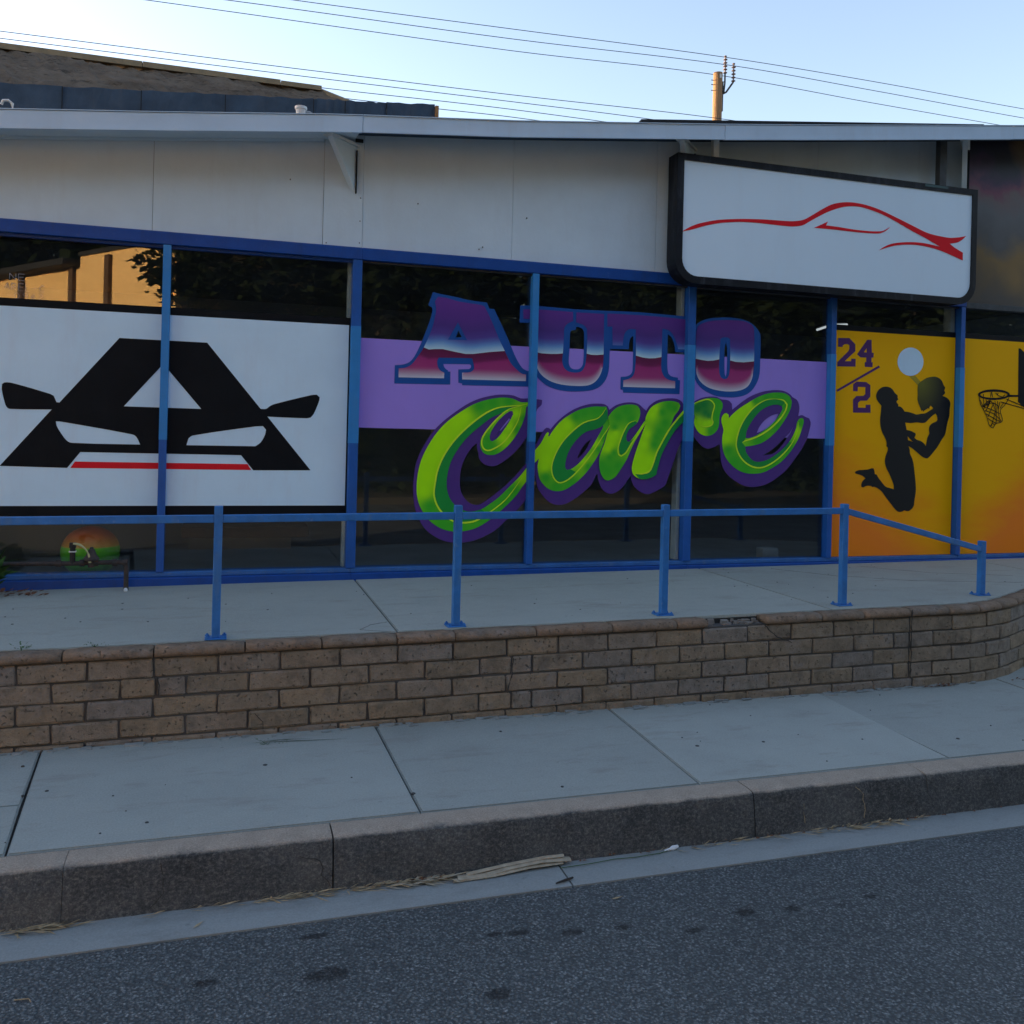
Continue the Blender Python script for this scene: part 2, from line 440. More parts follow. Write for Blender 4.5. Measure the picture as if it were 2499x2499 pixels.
def mat_banner():
    m, nt = new_mat('printed_banner')
    v = world_coords(nt)
    sep = N(nt, 'ShaderNodeSeparateXYZ')
    L(nt, v, sep.inputs[0])
    t = math_(nt, 'MULTIPLY', math_(nt, 'SUBTRACT', sep.outputs[2], 3.05), 0.68)
    t2 = math_(nt, 'ADD', t, math_(nt, 'MULTIPLY', math_(nt, 'SUBTRACT', noise(nt, v, 2.2, 4, 0.6), 0.5), 0.5))
    c = ramp(nt, t2, [(0.0, (0.085, 0.07, 0.06)), (0.16, (0.13, 0.085, 0.045)), (0.30, (0.20, 0.115, 0.035)), (0.42, (0.085, 0.08, 0.08)), (0.58, (0.12, 0.115, 0.12)), (0.70, (0.15, 0.10, 0.10)), (0.77, (0.17, 0.035, 0.075)), (0.84, (0.055, 0.012, 0.06)), (0.93, (0.016, 0.010, 0.035)), (1.0, (0.010, 0.008, 0.022))])
    blob = ramp(nt, noise(nt, v, 1.7, 2, 0.4), [(0.55, 0.0), (0.72, 1.0)])
    c = mix(nt, math_(nt, 'MULTIPLY', blob, 0.5), c, (0.30, 0.17, 0.05))
    scr = ramp(nt, noise(nt, world_coords(nt, (26, 1, 1.1)), 1.4, 3, 0.5), [(0.70, 0.0), (0.73, 1.0)])
    c = mix(nt, math_(nt, 'MULTIPLY', scr, 0.35), c, (0.30, 0.29, 0.27))
    finish(nt, c, 0.33, None, spec=0.5)
    return m
M['banner'] = mat_banner()

def mat_ball():
    m, nt = new_mat('ball_vinyl')
    v = coords(nt)
    sep = N(nt, 'ShaderNodeSeparateXYZ')
    L(nt, v, sep.inputs[0])
    t = math_(nt, 'ADD', math_(nt, 'MULTIPLY', sep.outputs[2], 2.5), 0.5)
    c = ramp(nt, t, [(0.0, (0.02, 0.20, 0.01)), (0.45, (0.12, 0.55, 0.01)), (0.60, (0.25, 0.75, 0.02)), (0.63, (0.95, 0.40, 0.02)), (0.8, (0.95, 0.18, 0.02)), (1.0, (0.70, 0.05, 0.02))])
    finish(nt, c, 0.35, None, spec=0.5)
    return m
M['ball'] = mat_ball()

def mat_lamp():
    m, nt = new_mat('lit_tube')
    e = N(nt, 'ShaderNodeEmission')
    e.inputs['Color'].default_value = (0.95, 0.98, 1.0, 1)
    e.inputs['Strength'].default_value = 0.2
    o = N(nt, 'ShaderNodeOutputMaterial')
    L(nt, e.outputs[0], o.inputs[0])
    return m
M['tube'] = mat_lamp()

# ------------------------------------------------------------------ object helpers
def mesh_from(bm, name, mats, smooth=False):
    me = bpy.data.meshes.new(name)
    bm.normal_update()
    bm.to_mesh(me)
    bm.free()
    for m in (mats if isinstance(mats, (list, tuple)) else [mats]):
        me.materials.append(m)
    if smooth:
        for p in me.polygons:
            p.use_smooth = True
    return me

def link(name, data, parent=None, loc=None):
    o = bpy.data.objects.new(name, data)
    COL.objects.link(o)
    if parent is not None:
        o.parent = parent
    if loc is not None:
        o.location = loc
    return o

def obj(name, bm, mats, parent=None, loc=None, smooth=False):
    return link(name, mesh_from(bm, name, mats, smooth), parent, loc)

def tag(o, label=None, cat=None, group=None, kind=None):
    if label: o['label'] = label
    if cat: o['category'] = cat
    if group: o['group'] = group
    if kind: o['kind'] = kind
    return o

def thing(name, label, cat, loc=(0, 0, 0), group=None):
    o = link(name, None, None, loc)
    return tag(o, label, cat, group)

def struct(name, bm, mats, smooth=False):
    return tag(obj(name, bm, mats, None, None, smooth), kind='structure')

def bm_new():
    return bmesh.new()

def add_box(bm, x0, x1, y0, y1, z0, z1, mi=0):
    vs = [bm.verts.new(p) for p in [(x0, y0, z0), (x1, y0, z0), (x1, y1, z0), (x0, y1, z0), (x0, y0, z1), (x1, y0, z1), (x1, y1, z1), (x0, y1, z1)]]
    fs = []
    for q in [(0, 3, 2, 1), (4, 5, 6, 7), (0, 1, 5, 4), (1, 2, 6, 5), (2, 3, 7, 6), (3, 0, 4, 7)]:
        f = bm.faces.new([vs[i] for i in q])
        f.material_index = mi
        fs.append(f)
    return vs, fs

def box(x0, x1, y0, y1, z0, z1, bevel=0.0, seg=1):
    bm = bm_new()
    add_box(bm, x0, x1, y0, y1, z0, z1)
    if bevel > 0:
        bmesh.ops.bevel(bm, geom=list(bm.edges), offset=bevel, segments=seg, affect='EDGES', profile=0.6)
    return bm

def add_hex(bm, bottom, top):
    """prism between two loops of equal length"""
    n = len(bottom)
    b = [bm.verts.new(p) for p in bottom]
    t = [bm.verts.new(p) for p in top]
    bm.faces.new(list(reversed(b)))
    bm.faces.new(t)
    for i in range(n):
        j = (i + 1) % n
        bm.faces.new([b[i], b[j], t[j], t[i]])

def prism_xz(bm, pts, y0, y1):
    """extrude an outline in XZ along Y"""
    add_hex(bm, [(x, y0, z) for x, z in pts], [(x, y1, z) for x, z in pts])
    bmesh.ops.recalc_face_normals(bm, faces=bm.faces)

def prism_xy(bm, pts, z0, z1):
    add_hex(bm, [(x, y, z0) for x, y in pts], [(x, y, z1) for x, y in pts])
    bmesh.ops.recalc_face_normals(bm, faces=bm.faces)

def add_tube(bm, pts, r, n=8, caps=True):
    pts = [Vector(p) for p in pts]
    rings = []
    for i, p in enumerate(pts):
        d = (pts[min(i + 1, len(pts) - 1)] - pts[max(i - 1, 0)]).normalized()
        up = Vector((0, 0, 1)) if abs(d.z) < 0.9 else Vector((0, 1, 0))
        a = d.cross(up).normalized()
        b = d.cross(a).normalized()
        rr = r[i] if isinstance(r, (list, tuple)) else r
        rings.append([bm.verts.new(p + a * math.cos(t * 2 * math.pi / n) * rr + b * math.sin(t * 2 * math.pi / n) * rr) for t in range(n)])
    for k in range(len(rings) - 1):
        for i in range(n):
            j = (i + 1) % n
            bm.faces.new([rings[k][i], rings[k][j], rings[k + 1][j], rings[k + 1][i]])
    if caps:
        bm.faces.new(list(reversed(rings[0])))
        bm.faces.new(rings[-1])
    bmesh.ops.recalc_face_normals(bm, faces=bm.faces)

def add_lathe(bm, prof, cx, cy, n=16):
    """profile of (r, z) spun round a vertical axis"""
    rings = []
    for r, z in prof:
        if r < 1e-5:
            rings.append([bm.verts.new((cx, cy, z))])
        else:
            rings.append([bm.verts.new((cx + r * math.cos(2 * math.pi * t / n), cy + r * math.sin(2 * math.pi * t / n), z)) for t in range(n)])
    for a, b in zip(rings[:-1], rings[1:]):
        for i in range(n):
            j = (i + 1) % n
            if len(a) == 1 and len(b) == 1:
                continue
            if len(a) == 1:
                bm.faces.new([a[0], b[j], b[i]])
            elif len(b) == 1:
                bm.faces.new([a[i], a[j], b[0]])
            else:
                bm.faces.new([a[i], a[j], b[j], b[i]])
    bmesh.ops.recalc_face_normals(bm, faces=bm.faces)

# ------------------------------------------------------------------ flat paint helpers (outlines in metres on the shopfront)
ART = {
 'A_out': [(1.563,2.782),(1.643,2.768),(1.745,2.756),(1.834,2.741),(1.930,2.731),(2.014,2.726),(2.036,2.679),(2.079,2.677),(2.094,2.645),(2.177,2.490),(2.232,2.374),(2.274,2.288),(2.329,2.208),(2.370,2.186),(2.393,2.181),(2.390,2.054),(1.823,2.045),(1.822,2.059),(1.791,2.064),(1.788,2.171),(1.880,2.178),(1.894,2.192),(1.894,2.208),(1.882,2.217),(1.664,2.210),(1.669,2.189),(1.687,2.168),(1.703,2.159),(1.704,2.151),(1.723,2.150),(1.724,2.046),(1.270,2.038),(1.271,2.183),(1.335,2.191),(1.387,2.213),(1.425,2.257),(1.458,2.323),(1.496,2.416),(1.548,2.566),(1.562,2.634),(1.561,2.655),(1.528,2.673)],
 'A_hole': [(1.783,2.484),(1.810,2.432),(1.760,2.430)],
 'A_fill': [(1.606,2.747),(1.682,2.740),(1.771,2.721),(1.860,2.711),(1.950,2.705),(1.993,2.695),(2.023,2.644),(2.078,2.535),(2.126,2.431),(2.174,2.343),(2.188,2.315),(2.229,2.242),(2.290,2.184),(2.330,2.158),(2.364,2.153),(2.365,2.099),(1.822,2.092),(1.820,2.146),(1.887,2.153),(1.912,2.171),(1.920,2.190),(1.904,2.261),(1.891,2.267),(1.625,2.260),(1.613,2.238),(1.614,2.196),(1.633,2.160),(1.672,2.140),(1.671,2.095),(1.302,2.088),(1.302,2.158),(1.354,2.166),(1.402,2.192),(1.450,2.255),(1.501,2.337),(1.563,2.487),(1.585,2.580),(1.593,2.642),(1.582,2.709)],
 'A_fhole': [(1.775,2.552),(1.855,2.411),(1.695,2.407)],
 'A_wave': [(1.479,2.342),(1.501,2.334),(1.542,2.320),(1.592,2.326),(1.654,2.329),(1.749,2.313),(1.845,2.299),(1.909,2.302),(2.038,2.323),(2.174,2.339),(2.207,2.347)],
 'U_out': [(2.300,2.721),(2.454,2.727),(2.771,2.720),(3.107,2.725),(3.116,2.404),(3.109,2.393),(3.108,2.285),(3.103,2.214),(3.081,2.143),(3.030,2.081),(2.956,2.046),(2.846,2.031),(2.732,2.028),(2.640,2.040),(2.561,2.064),(2.498,2.104),(2.458,2.144),(2.445,2.202),(2.442,2.339),(2.441,2.582),(2.399,2.582),(2.297,2.580)],
 'U_hole': [(2.747,2.525),(2.761,2.542),(2.795,2.545),(2.798,2.571),(2.823,2.571),(2.853,2.560),(2.869,2.532),(2.873,2.387),(2.871,2.295),(2.864,2.252),(2.841,2.224),(2.813,2.215),(2.772,2.219),(2.749,2.239),(2.739,2.279),(2.743,2.380)],
 'U_fill': [(2.327,2.691),(2.455,2.697),(2.766,2.695),(2.768,2.620),(2.717,2.593),(2.692,2.559),(2.689,2.468),(2.684,2.340),(2.679,2.287),(2.692,2.234),(2.721,2.203),(2.762,2.189),(2.819,2.188),(2.859,2.204),(2.884,2.242),(2.894,2.296),(2.898,2.350),(2.901,2.490),(2.896,2.560),(2.866,2.591),(2.797,2.611),(2.797,2.694),(3.049,2.696),(3.049,2.590),(3.053,2.352),(3.050,2.271),(3.039,2.211),(3.011,2.151),(2.966,2.106),(2.903,2.082),(2.788,2.076),(2.685,2.082),(2.594,2.102),(2.525,2.136),(2.485,2.172),(2.462,2.213),(2.455,2.340),(2.451,2.614),(2.329,2.613)],
 'U_wave': [(2.436,2.345),(2.455,2.342),(2.498,2.335),(2.576,2.334),(2.633,2.337),(2.681,2.343),(2.898,2.352),(2.942,2.344),(2.989,2.344),(3.053,2.352),(3.070,2.354)],
 'T_out': [(3.099,2.726),(3.371,2.731),(3.617,2.726),(3.839,2.722),(3.844,2.405),(3.727,2.406),(3.721,2.452),(3.709,2.493),(3.684,2.534),(3.652,2.557),(3.653,2.378),(3.656,2.266),(3.666,2.217),(3.693,2.194),(3.760,2.183),(3.760,2.165),(3.782,2.160),(3.779,2.040),(3.243,2.034),(3.241,2.058),(3.217,2.061),(3.217,2.168),(3.280,2.177),(3.314,2.199),(3.326,2.231),(3.326,2.390),(3.324,2.525),(3.302,2.507),(3.288,2.458),(3.288,2.409),(3.154,2.404),(3.108,2.402)],
 'T_fill': [(3.079,2.702),(3.372,2.705),(3.618,2.702),(3.836,2.694),(3.831,2.433),(3.753,2.432),(3.740,2.481),(3.707,2.549),(3.659,2.592),(3.597,2.603),(3.596,2.487),(3.596,2.358),(3.595,2.263),(3.608,2.215),(3.636,2.178),(3.679,2.158),(3.733,2.153),(3.734,2.090),(3.241,2.084),(3.242,2.141),(3.289,2.153),(3.329,2.179),(3.347,2.225),(3.353,2.350),(3.347,2.582),(3.300,2.583),(3.262,2.567),(3.237,2.524),(3.227,2.437),(3.135,2.435),(3.128,2.594),(3.082,2.591)],
 'T_wave': [(3.085,2.351),(3.353,2.357),(3.420,2.343),(3.481,2.339),(3.535,2.343),(3.598,2.356),(3.861,2.374)],
 'O_out': [(3.909,2.638),(3.955,2.680),(4.034,2.713),(4.153,2.732),(4.274,2.738),(4.397,2.727),(4.480,2.699),(4.539,2.652),(4.572,2.596),(4.576,2.379),(4.575,2.270),(4.560,2.197),(4.513,2.115),(4.448,2.062),(4.351,2.034),(4.254,2.028),(4.140,2.037),(4.043,2.070),(3.979,2.110),(3.929,2.172),(3.905,2.256),(3.901,2.489),(3.901,2.609)],
 'O_hole': [(4.224,2.513),(4.237,2.463),(4.240,2.377),(4.238,2.248),(4.231,2.209),(4.219,2.240),(4.213,2.376),(4.213,2.462)],
 'O_fill': [(3.926,2.575),(3.940,2.640),(3.987,2.671),(4.074,2.697),(4.194,2.711),(4.316,2.715),(4.414,2.710),(4.480,2.685),(4.505,2.643),(4.512,2.376),(4.508,2.281),(4.494,2.201),(4.455,2.135),(4.382,2.096),(4.276,2.081),(4.171,2.085),(4.074,2.103),(4.002,2.139),(3.952,2.194),(3.930,2.278),(3.928,2.455)],
 'O_fhole': [(4.167,2.545),(4.190,2.557),(4.239,2.560),(4.265,2.547),(4.270,2.364),(4.264,2.235),(4.245,2.195),(4.213,2.187),(4.180,2.203),(4.163,2.245),(4.160,2.359)],
 'O_wave': [(3.892,2.361),(3.927,2.357),(3.988,2.348),(4.044,2.343),(4.100,2.348),(4.157,2.361),(4.269,2.357),(4.326,2.347),(4.408,2.346),(4.512,2.360),(4.539,2.365)],
 'C_pur': [(2.151,1.980),(2.080,1.970),(1.976,1.943),(1.886,1.903),(1.804,1.850),(1.703,1.774),(1.623,1.699),(1.564,1.624),(1.513,1.537),(1.481,1.471),(1.459,1.398),(1.445,1.305),(1.441,1.219),(1.445,1.147),(1.457,1.061),(1.486,0.981),(1.521,0.915),(1.577,0.855),(1.653,0.807),(1.722,0.780),(1.804,0.769),(1.901,0.774),(2.005,0.803),(2.109,0.853),(2.164,0.893),(2.213,0.940),(2.290,1.005),(2.380,1.107),(2.454,1.210),(2.447,1.485),(2.394,1.429),(2.331,1.357),(2.275,1.298),(2.191,1.219),(2.101,1.148),(2.032,1.100),(1.984,1.077),(1.935,1.080),(1.892,1.104),(1.857,1.141),(1.831,1.194),(1.823,1.254),(1.825,1.328),(1.843,1.409),(1.876,1.483),(1.916,1.541),(1.956,1.579),(1.962,1.532),(1.973,1.498),(1.977,1.464),(1.996,1.431),(2.038,1.401),(2.095,1.392),(2.137,1.402),(2.200,1.440),(2.270,1.496),(2.333,1.565),(2.374,1.621),(2.402,1.663),(2.443,1.760),(2.469,1.870),(2.505,1.906),(2.511,1.947),(2.460,1.953),(2.395,1.957),(2.323,1.955),(2.258,1.977)],
 'C_phole': [(2.227,1.788),(2.236,1.776),(2.169,1.698),(2.114,1.633),(2.151,1.691)],
 'C_grn': [(2.392,1.926),(2.323,1.924),(2.258,1.949),(2.187,1.956),(2.116,1.951),(2.025,1.931),(1.942,1.902),(1.873,1.866),(1.778,1.803),(1.684,1.727),(1.605,1.632),(1.540,1.524),(1.502,1.438),(1.480,1.352),(1.469,1.259),(1.471,1.166),(1.487,1.094),(1.519,1.028),(1.560,0.971),(1.616,0.921),(1.692,0.880),(1.774,0.861),(1.857,0.862),(1.940,0.878),(2.016,0.911),(2.106,0.971),(2.210,1.059),(2.300,1.148),(2.363,1.237),(2.411,1.306),(2.409,1.409),(2.332,1.312),(2.241,1.223),(2.158,1.141),(2.075,1.080),(2.006,1.039),(1.943,1.023),(1.888,1.023),(1.825,1.047),(1.776,1.084),(1.740,1.134),(1.718,1.200),(1.713,1.274),(1.721,1.341),(1.746,1.428),(1.792,1.515),(1.852,1.597),(1.920,1.666),(1.995,1.728),(2.078,1.791),(2.155,1.827),(2.176,1.831),(2.120,1.785),(2.052,1.709),(2.004,1.640),(1.985,1.579),(1.993,1.532),(2.022,1.496),(2.065,1.483),(2.121,1.490),(2.191,1.532),(2.260,1.605),(2.322,1.702),(2.362,1.806),(2.373,1.888),(2.396,1.896)],
 'C_ghole': [(2.254,1.849),(2.225,1.843),(2.169,1.800),(2.114,1.738),(2.077,1.676),(2.064,1.628),(2.072,1.601),(2.090,1.596),(2.131,1.623),(2.180,1.685),(2.234,1.768),(2.261,1.823)],
 'C_dark': [(2.324,1.897),(2.224,1.887),(2.125,1.870),(2.035,1.830),(1.945,1.767),(1.864,1.698),(1.783,1.616),(1.716,1.527),(1.664,1.433),(1.632,1.340),(1.618,1.253),(1.616,1.167),(1.632,1.094),(1.667,1.034),(1.709,0.994),(1.772,0.946),(1.855,0.932),(1.938,0.939),(2.007,0.969),(2.063,1.002),(2.006,1.039),(1.943,1.023),(1.888,1.023),(1.825,1.047),(1.776,1.084),(1.740,1.134),(1.718,1.200),(1.713,1.274),(1.721,1.341),(1.746,1.428),(1.792,1.515),(1.852,1.597),(1.920,1.666),(1.995,1.728),(2.078,1.791),(2.155,1.827),(2.211,1.863)],
 'C_line': [(2.388,1.912),(2.324,1.897),(2.224,1.887),(2.125,1.870),(2.035,1.830),(1.945,1.767),(1.864,1.698),(1.783,1.616),(1.716,1.527),(1.664,1.433),(1.632,1.340),(1.618,1.253),(1.610,1.167),(1.628,1.094),(1.664,1.034),(1.709,0.990),(1.772,0.946),(1.855,0.932),(1.938,0.939),(2.007,0.969),(2.104,1.032),(2.208,1.114),(2.291,1.216),(2.374,1.340)],
 'C_line2': [(2.324,1.893),(2.225,1.863),(2.141,1.799),(2.059,1.709),(2.008,1.634),(1.997,1.579),(2.014,1.536),(2.049,1.520),(2.098,1.534),(2.175,1.583),(2.244,1.666),(2.306,1.777),(2.328,1.887)],
 'C_lime': [(1.834,1.791),(1.673,1.633),(1.575,1.472),(1.545,1.306),(1.521,1.193),(1.780,1.743),(1.627,1.573),(2.290,1.824),(2.228,1.720),(2.181,1.631),(2.367,1.340)],
 'C_mid': [(2.082,1.913),(2.223,1.924),(1.977,1.883),(1.585,1.061),(1.691,0.914),(1.802,0.873),(2.036,0.965),(2.209,1.087),(2.092,1.520),(2.300,1.701),(2.042,1.547),(2.348,1.791),(2.278,1.175),(2.061,1.615)],
 'a_pur': [(2.396,1.507),(2.447,1.550),(2.497,1.635),(2.533,1.700),(2.555,1.718),(2.577,1.715),(2.589,1.704),(2.651,1.773),(2.733,1.840),(2.815,1.888),(2.922,1.924),(2.999,1.933),(3.069,1.930),(3.105,1.912),(3.118,1.883),(3.179,1.925),(3.258,1.949),(3.337,1.953),(3.393,1.939),(3.434,1.907),(3.463,1.886),(3.490,1.927),(3.553,1.973),(3.634,1.996),(3.732,2.001),(3.790,1.984),(3.815,1.956),(3.818,1.930),(3.865,1.968),(3.872,1.716),(3.832,1.670),(3.777,1.565),(3.731,1.431),(3.685,1.305),(3.662,1.246),(3.606,1.209),(3.526,1.172),(3.478,1.168),(3.413,1.193),(3.364,1.237),(3.339,1.288),(3.334,1.324),(3.322,1.313),(3.284,1.258),(3.238,1.207),(3.191,1.178),(3.144,1.169),(3.097,1.185),(3.057,1.228),(3.032,1.286),(3.023,1.336),(3.011,1.329),(2.971,1.249),(2.911,1.192),(2.835,1.134),(2.752,1.088),(2.677,1.074),(2.601,1.095),(2.540,1.148),(2.493,1.212),(2.476,1.275),(2.468,1.324),(2.438,1.324),(2.400,1.366)],
 'a_phole': [(2.957,1.630),(2.924,1.558),(2.872,1.492),(2.834,1.463),(2.856,1.514),(2.900,1.586)],
 'a_grn': [(3.090,1.909),(3.054,1.908),(2.984,1.908),(2.907,1.895),(2.831,1.871),(2.756,1.830),(2.696,1.789),(2.645,1.738),(2.601,1.680),(2.579,1.644),(2.571,1.651),(2.578,1.672),(2.567,1.683),(2.549,1.665),(2.506,1.586),(2.426,1.493),(2.428,1.408),(2.447,1.416),(2.472,1.437),(2.494,1.462),(2.484,1.402),(2.490,1.346),(2.506,1.289),(2.545,1.240),(2.591,1.205),(2.651,1.189),(2.712,1.195),(2.772,1.223),(2.847,1.277),(2.922,1.350),(2.997,1.451),(3.056,1.560),(3.107,1.706),(3.128,1.786),(3.096,1.814),(3.102,1.864)],
 'a_ghole': [(3.066,1.755),(3.036,1.733),(2.974,1.710),(2.913,1.694),(2.852,1.650),(2.793,1.584),(2.749,1.505),(2.732,1.441),(2.729,1.391),(2.745,1.366),(2.775,1.373),(2.828,1.406),(2.888,1.464),(2.963,1.559),(3.022,1.660),(3.059,1.726)],
 'a_dark': [(3.082,1.889),(3.049,1.834),(2.995,1.797),(2.918,1.777),(2.858,1.746),(2.782,1.691),(2.716,1.618),(2.661,1.532),(2.618,1.439),(2.610,1.368),(2.629,1.308),(2.672,1.266),(2.732,1.275),(2.830,1.349),(2.775,1.373),(2.745,1.366),(2.729,1.391),(2.732,1.441),(2.749,1.505),(2.793,1.584),(2.852,1.650),(2.913,1.694),(2.974,1.710),(3.036,1.733),(3.070,1.759),(3.100,1.807),(3.099,1.864)],
 'a_line': [(3.086,1.897),(3.048,1.841),(3.003,1.804),(2.926,1.784),(2.865,1.757),(2.790,1.698),(2.716,1.625),(2.657,1.539),(2.615,1.439),(2.607,1.368),(2.626,1.304),(2.672,1.262),(2.732,1.273),(2.807,1.327),(2.889,1.414),(2.979,1.530),(3.069,1.669),(3.114,1.735),(3.147,1.830)],
 'a_lime': [(2.735,1.747),(2.625,1.609),(2.554,1.452),(2.541,1.396),(2.646,1.667),(2.889,1.443),(2.993,1.588),(2.477,1.543)],
 'a_mid': [(3.001,1.883),(2.885,1.858),(2.817,1.820),(2.558,1.304),(2.658,1.219),(2.786,1.256),(2.936,1.400),(3.025,1.552),(3.085,1.647),(3.079,1.857)],
 'n_grn': [(3.104,1.821),(3.138,1.866),(3.188,1.907),(3.250,1.928),(3.314,1.935),(3.370,1.927),(3.398,1.899),(3.404,1.851),(3.381,1.785),(3.339,1.747),(3.303,1.721),(3.281,1.673),(3.280,1.633),(3.294,1.614),(3.314,1.617),(3.341,1.649),(3.391,1.716),(3.445,1.794),(3.473,1.809),(3.454,1.772),(3.400,1.683),(3.354,1.609),(3.317,1.528),(3.287,1.462),(3.241,1.389),(3.195,1.323),(3.157,1.294),(3.118,1.281),(3.086,1.293),(3.054,1.336),(3.037,1.394),(3.034,1.459),(3.049,1.524),(3.078,1.597),(3.100,1.677),(3.121,1.749)],
 'n_dark': [(3.357,1.792),(3.302,1.768),(3.268,1.717),(3.231,1.632),(3.211,1.563),(3.222,1.512),(3.238,1.502),(3.273,1.528),(3.315,1.594),(3.345,1.645),(3.314,1.617),(3.294,1.614),(3.280,1.633),(3.281,1.673),(3.303,1.721),(3.339,1.747),(3.378,1.781)],
 'n_line': [(3.361,1.799),(3.302,1.776),(3.264,1.724),(3.226,1.636),(3.205,1.563),(3.210,1.508),(3.234,1.492),(3.277,1.520),(3.323,1.594),(3.392,1.683),(3.473,1.806)],
 'n_lime': [(3.147,1.649),(3.133,1.590),(3.178,1.685),(3.111,1.554),(3.399,1.712)],
 'n_mid': [(3.275,1.884),(3.198,1.824),(3.317,1.812),(3.169,1.736),(3.128,1.475),(3.108,1.373),(3.209,1.410),(3.060,1.409),(3.167,1.519)],
 'r_grn': [(3.471,1.868),(3.506,1.917),(3.570,1.955),(3.651,1.975),(3.724,1.975),(3.770,1.962),(3.783,1.936),(3.768,1.899),(3.728,1.846),(3.697,1.771),(3.666,1.718),(3.651,1.681),(3.682,1.719),(3.737,1.809),(3.793,1.877),(3.849,1.931),(3.882,1.961),(3.884,1.872),(3.844,1.830),(3.771,1.758),(3.716,1.690),(3.661,1.600),(3.615,1.511),(3.585,1.415),(3.567,1.334),(3.523,1.311),(3.467,1.296),(3.410,1.299),(3.362,1.325),(3.341,1.354),(3.337,1.405),(3.357,1.492),(3.394,1.603),(3.439,1.728),(3.469,1.809),(3.453,1.794),(3.453,1.823)],
 'r_dark': [(3.369,1.339),(3.433,1.336),(3.501,1.355),(3.536,1.414),(3.574,1.525),(3.620,1.607),(3.682,1.711),(3.746,1.798),(3.810,1.863),(3.850,1.901),(3.860,1.834),(3.771,1.758),(3.716,1.690),(3.661,1.600),(3.615,1.511),(3.585,1.415),(3.567,1.334),(3.523,1.311),(3.467,1.296),(3.410,1.299)],
 'r_line': [(3.361,1.346),(3.433,1.343),(3.497,1.362),(3.528,1.414),(3.565,1.525),(3.612,1.614),(3.674,1.719),(3.737,1.801),(3.801,1.870),(3.858,1.923)],
 'r_lime': [(3.432,1.376),(3.405,1.486),(3.464,1.684),(3.516,1.862),(3.539,1.906),(3.443,1.596),(3.503,1.450),(3.360,1.376),(3.801,1.885)],
 'r_mid': [(3.676,1.933),(3.613,1.879),(3.640,1.784),(3.593,1.709),(3.547,1.598),(3.734,1.912),(3.562,1.657)],
 'lobe_pur': [(3.819,1.925),(3.910,1.972),(3.980,2.009),(4.065,2.028),(4.144,2.027),(4.191,2.009),(4.231,2.006),(4.267,1.999),(4.297,1.971),(4.302,1.917),(4.264,1.868),(4.252,1.752),(4.212,1.648),(4.177,1.609),(4.127,1.583),(4.063,1.570),(4.013,1.587),(3.969,1.625),(3.932,1.668),(3.913,1.712),(3.902,1.858),(3.836,1.837)],
 'lobe_grn': [(3.907,1.953),(3.952,1.979),(4.008,2.003),(4.065,2.016),(4.122,2.018),(4.173,2.006),(4.203,1.975),(4.204,1.936),(4.183,1.891),(4.174,1.839),(4.172,1.788),(4.159,1.743),(4.124,1.704),(4.074,1.683),(4.031,1.683),(3.981,1.704),(3.944,1.745),(3.925,1.795),(3.931,1.846),(3.927,1.871),(3.902,1.864),(3.836,1.843),(3.834,1.906)],
 'lobe_in': [(3.914,1.940),(3.959,1.967),(4.030,1.993),(4.066,1.995),(4.098,1.971),(4.110,1.946),(4.097,1.882),(4.092,1.831),(4.107,1.806),(4.100,1.783),(4.065,1.763),(4.022,1.760),(3.979,1.777),(3.949,1.814),(3.936,1.858),(3.916,1.864)],
 'lobe_line': [(3.855,1.913),(3.910,1.956),(3.959,1.980),(4.030,2.001),(4.073,2.000),(4.109,1.975),(4.121,1.947),(4.104,1.882),(4.099,1.831),(4.110,1.803),(4.093,1.774),(4.036,1.761),(3.986,1.771)],
 'lobe_lime': [(3.940,1.782),(3.959,1.739),(3.995,1.714)],
 'lobe_mid': [(4.145,1.973),(4.148,1.877),(4.095,1.723),(4.136,1.775),(3.876,1.901)],
 'lobein_lime': [(4.036,1.782),(3.964,1.796),(4.078,1.799)],
 'lobein_mid': [(4.017,1.956),(4.033,1.887),(3.961,1.923),(4.069,1.862)],
 'e_pur': [(4.263,1.893),(4.320,1.933),(4.391,1.987),(4.478,2.042),(4.573,2.081),(4.669,2.103),(4.759,2.111),(4.835,2.103),(4.896,2.075),(4.919,2.053),(4.966,2.029),(4.990,1.987),(4.995,1.941),(4.985,1.881),(5.023,1.892),(5.062,1.877),(5.101,1.864),(5.119,1.825),(5.111,1.772),(5.083,1.679),(5.032,1.586),(4.966,1.499),(4.877,1.393),(4.781,1.320),(4.671,1.260),(4.560,1.235),(4.456,1.240),(4.375,1.272),(4.293,1.323),(4.233,1.386),(4.203,1.456),(4.195,1.527),(4.184,1.597),(4.175,1.686),(4.179,1.801),(4.191,1.866),(4.234,1.899)],
 'e_ph1': [(4.780,1.902),(4.744,1.835),(4.678,1.775),(4.605,1.734),(4.557,1.720),(4.582,1.773),(4.632,1.832),(4.705,1.880)],
 'e_ph2': [(4.935,1.784),(4.906,1.721),(4.880,1.688),(4.818,1.608),(4.730,1.535),(4.626,1.521),(4.692,1.554),(4.773,1.614),(4.839,1.674),(4.891,1.721)],
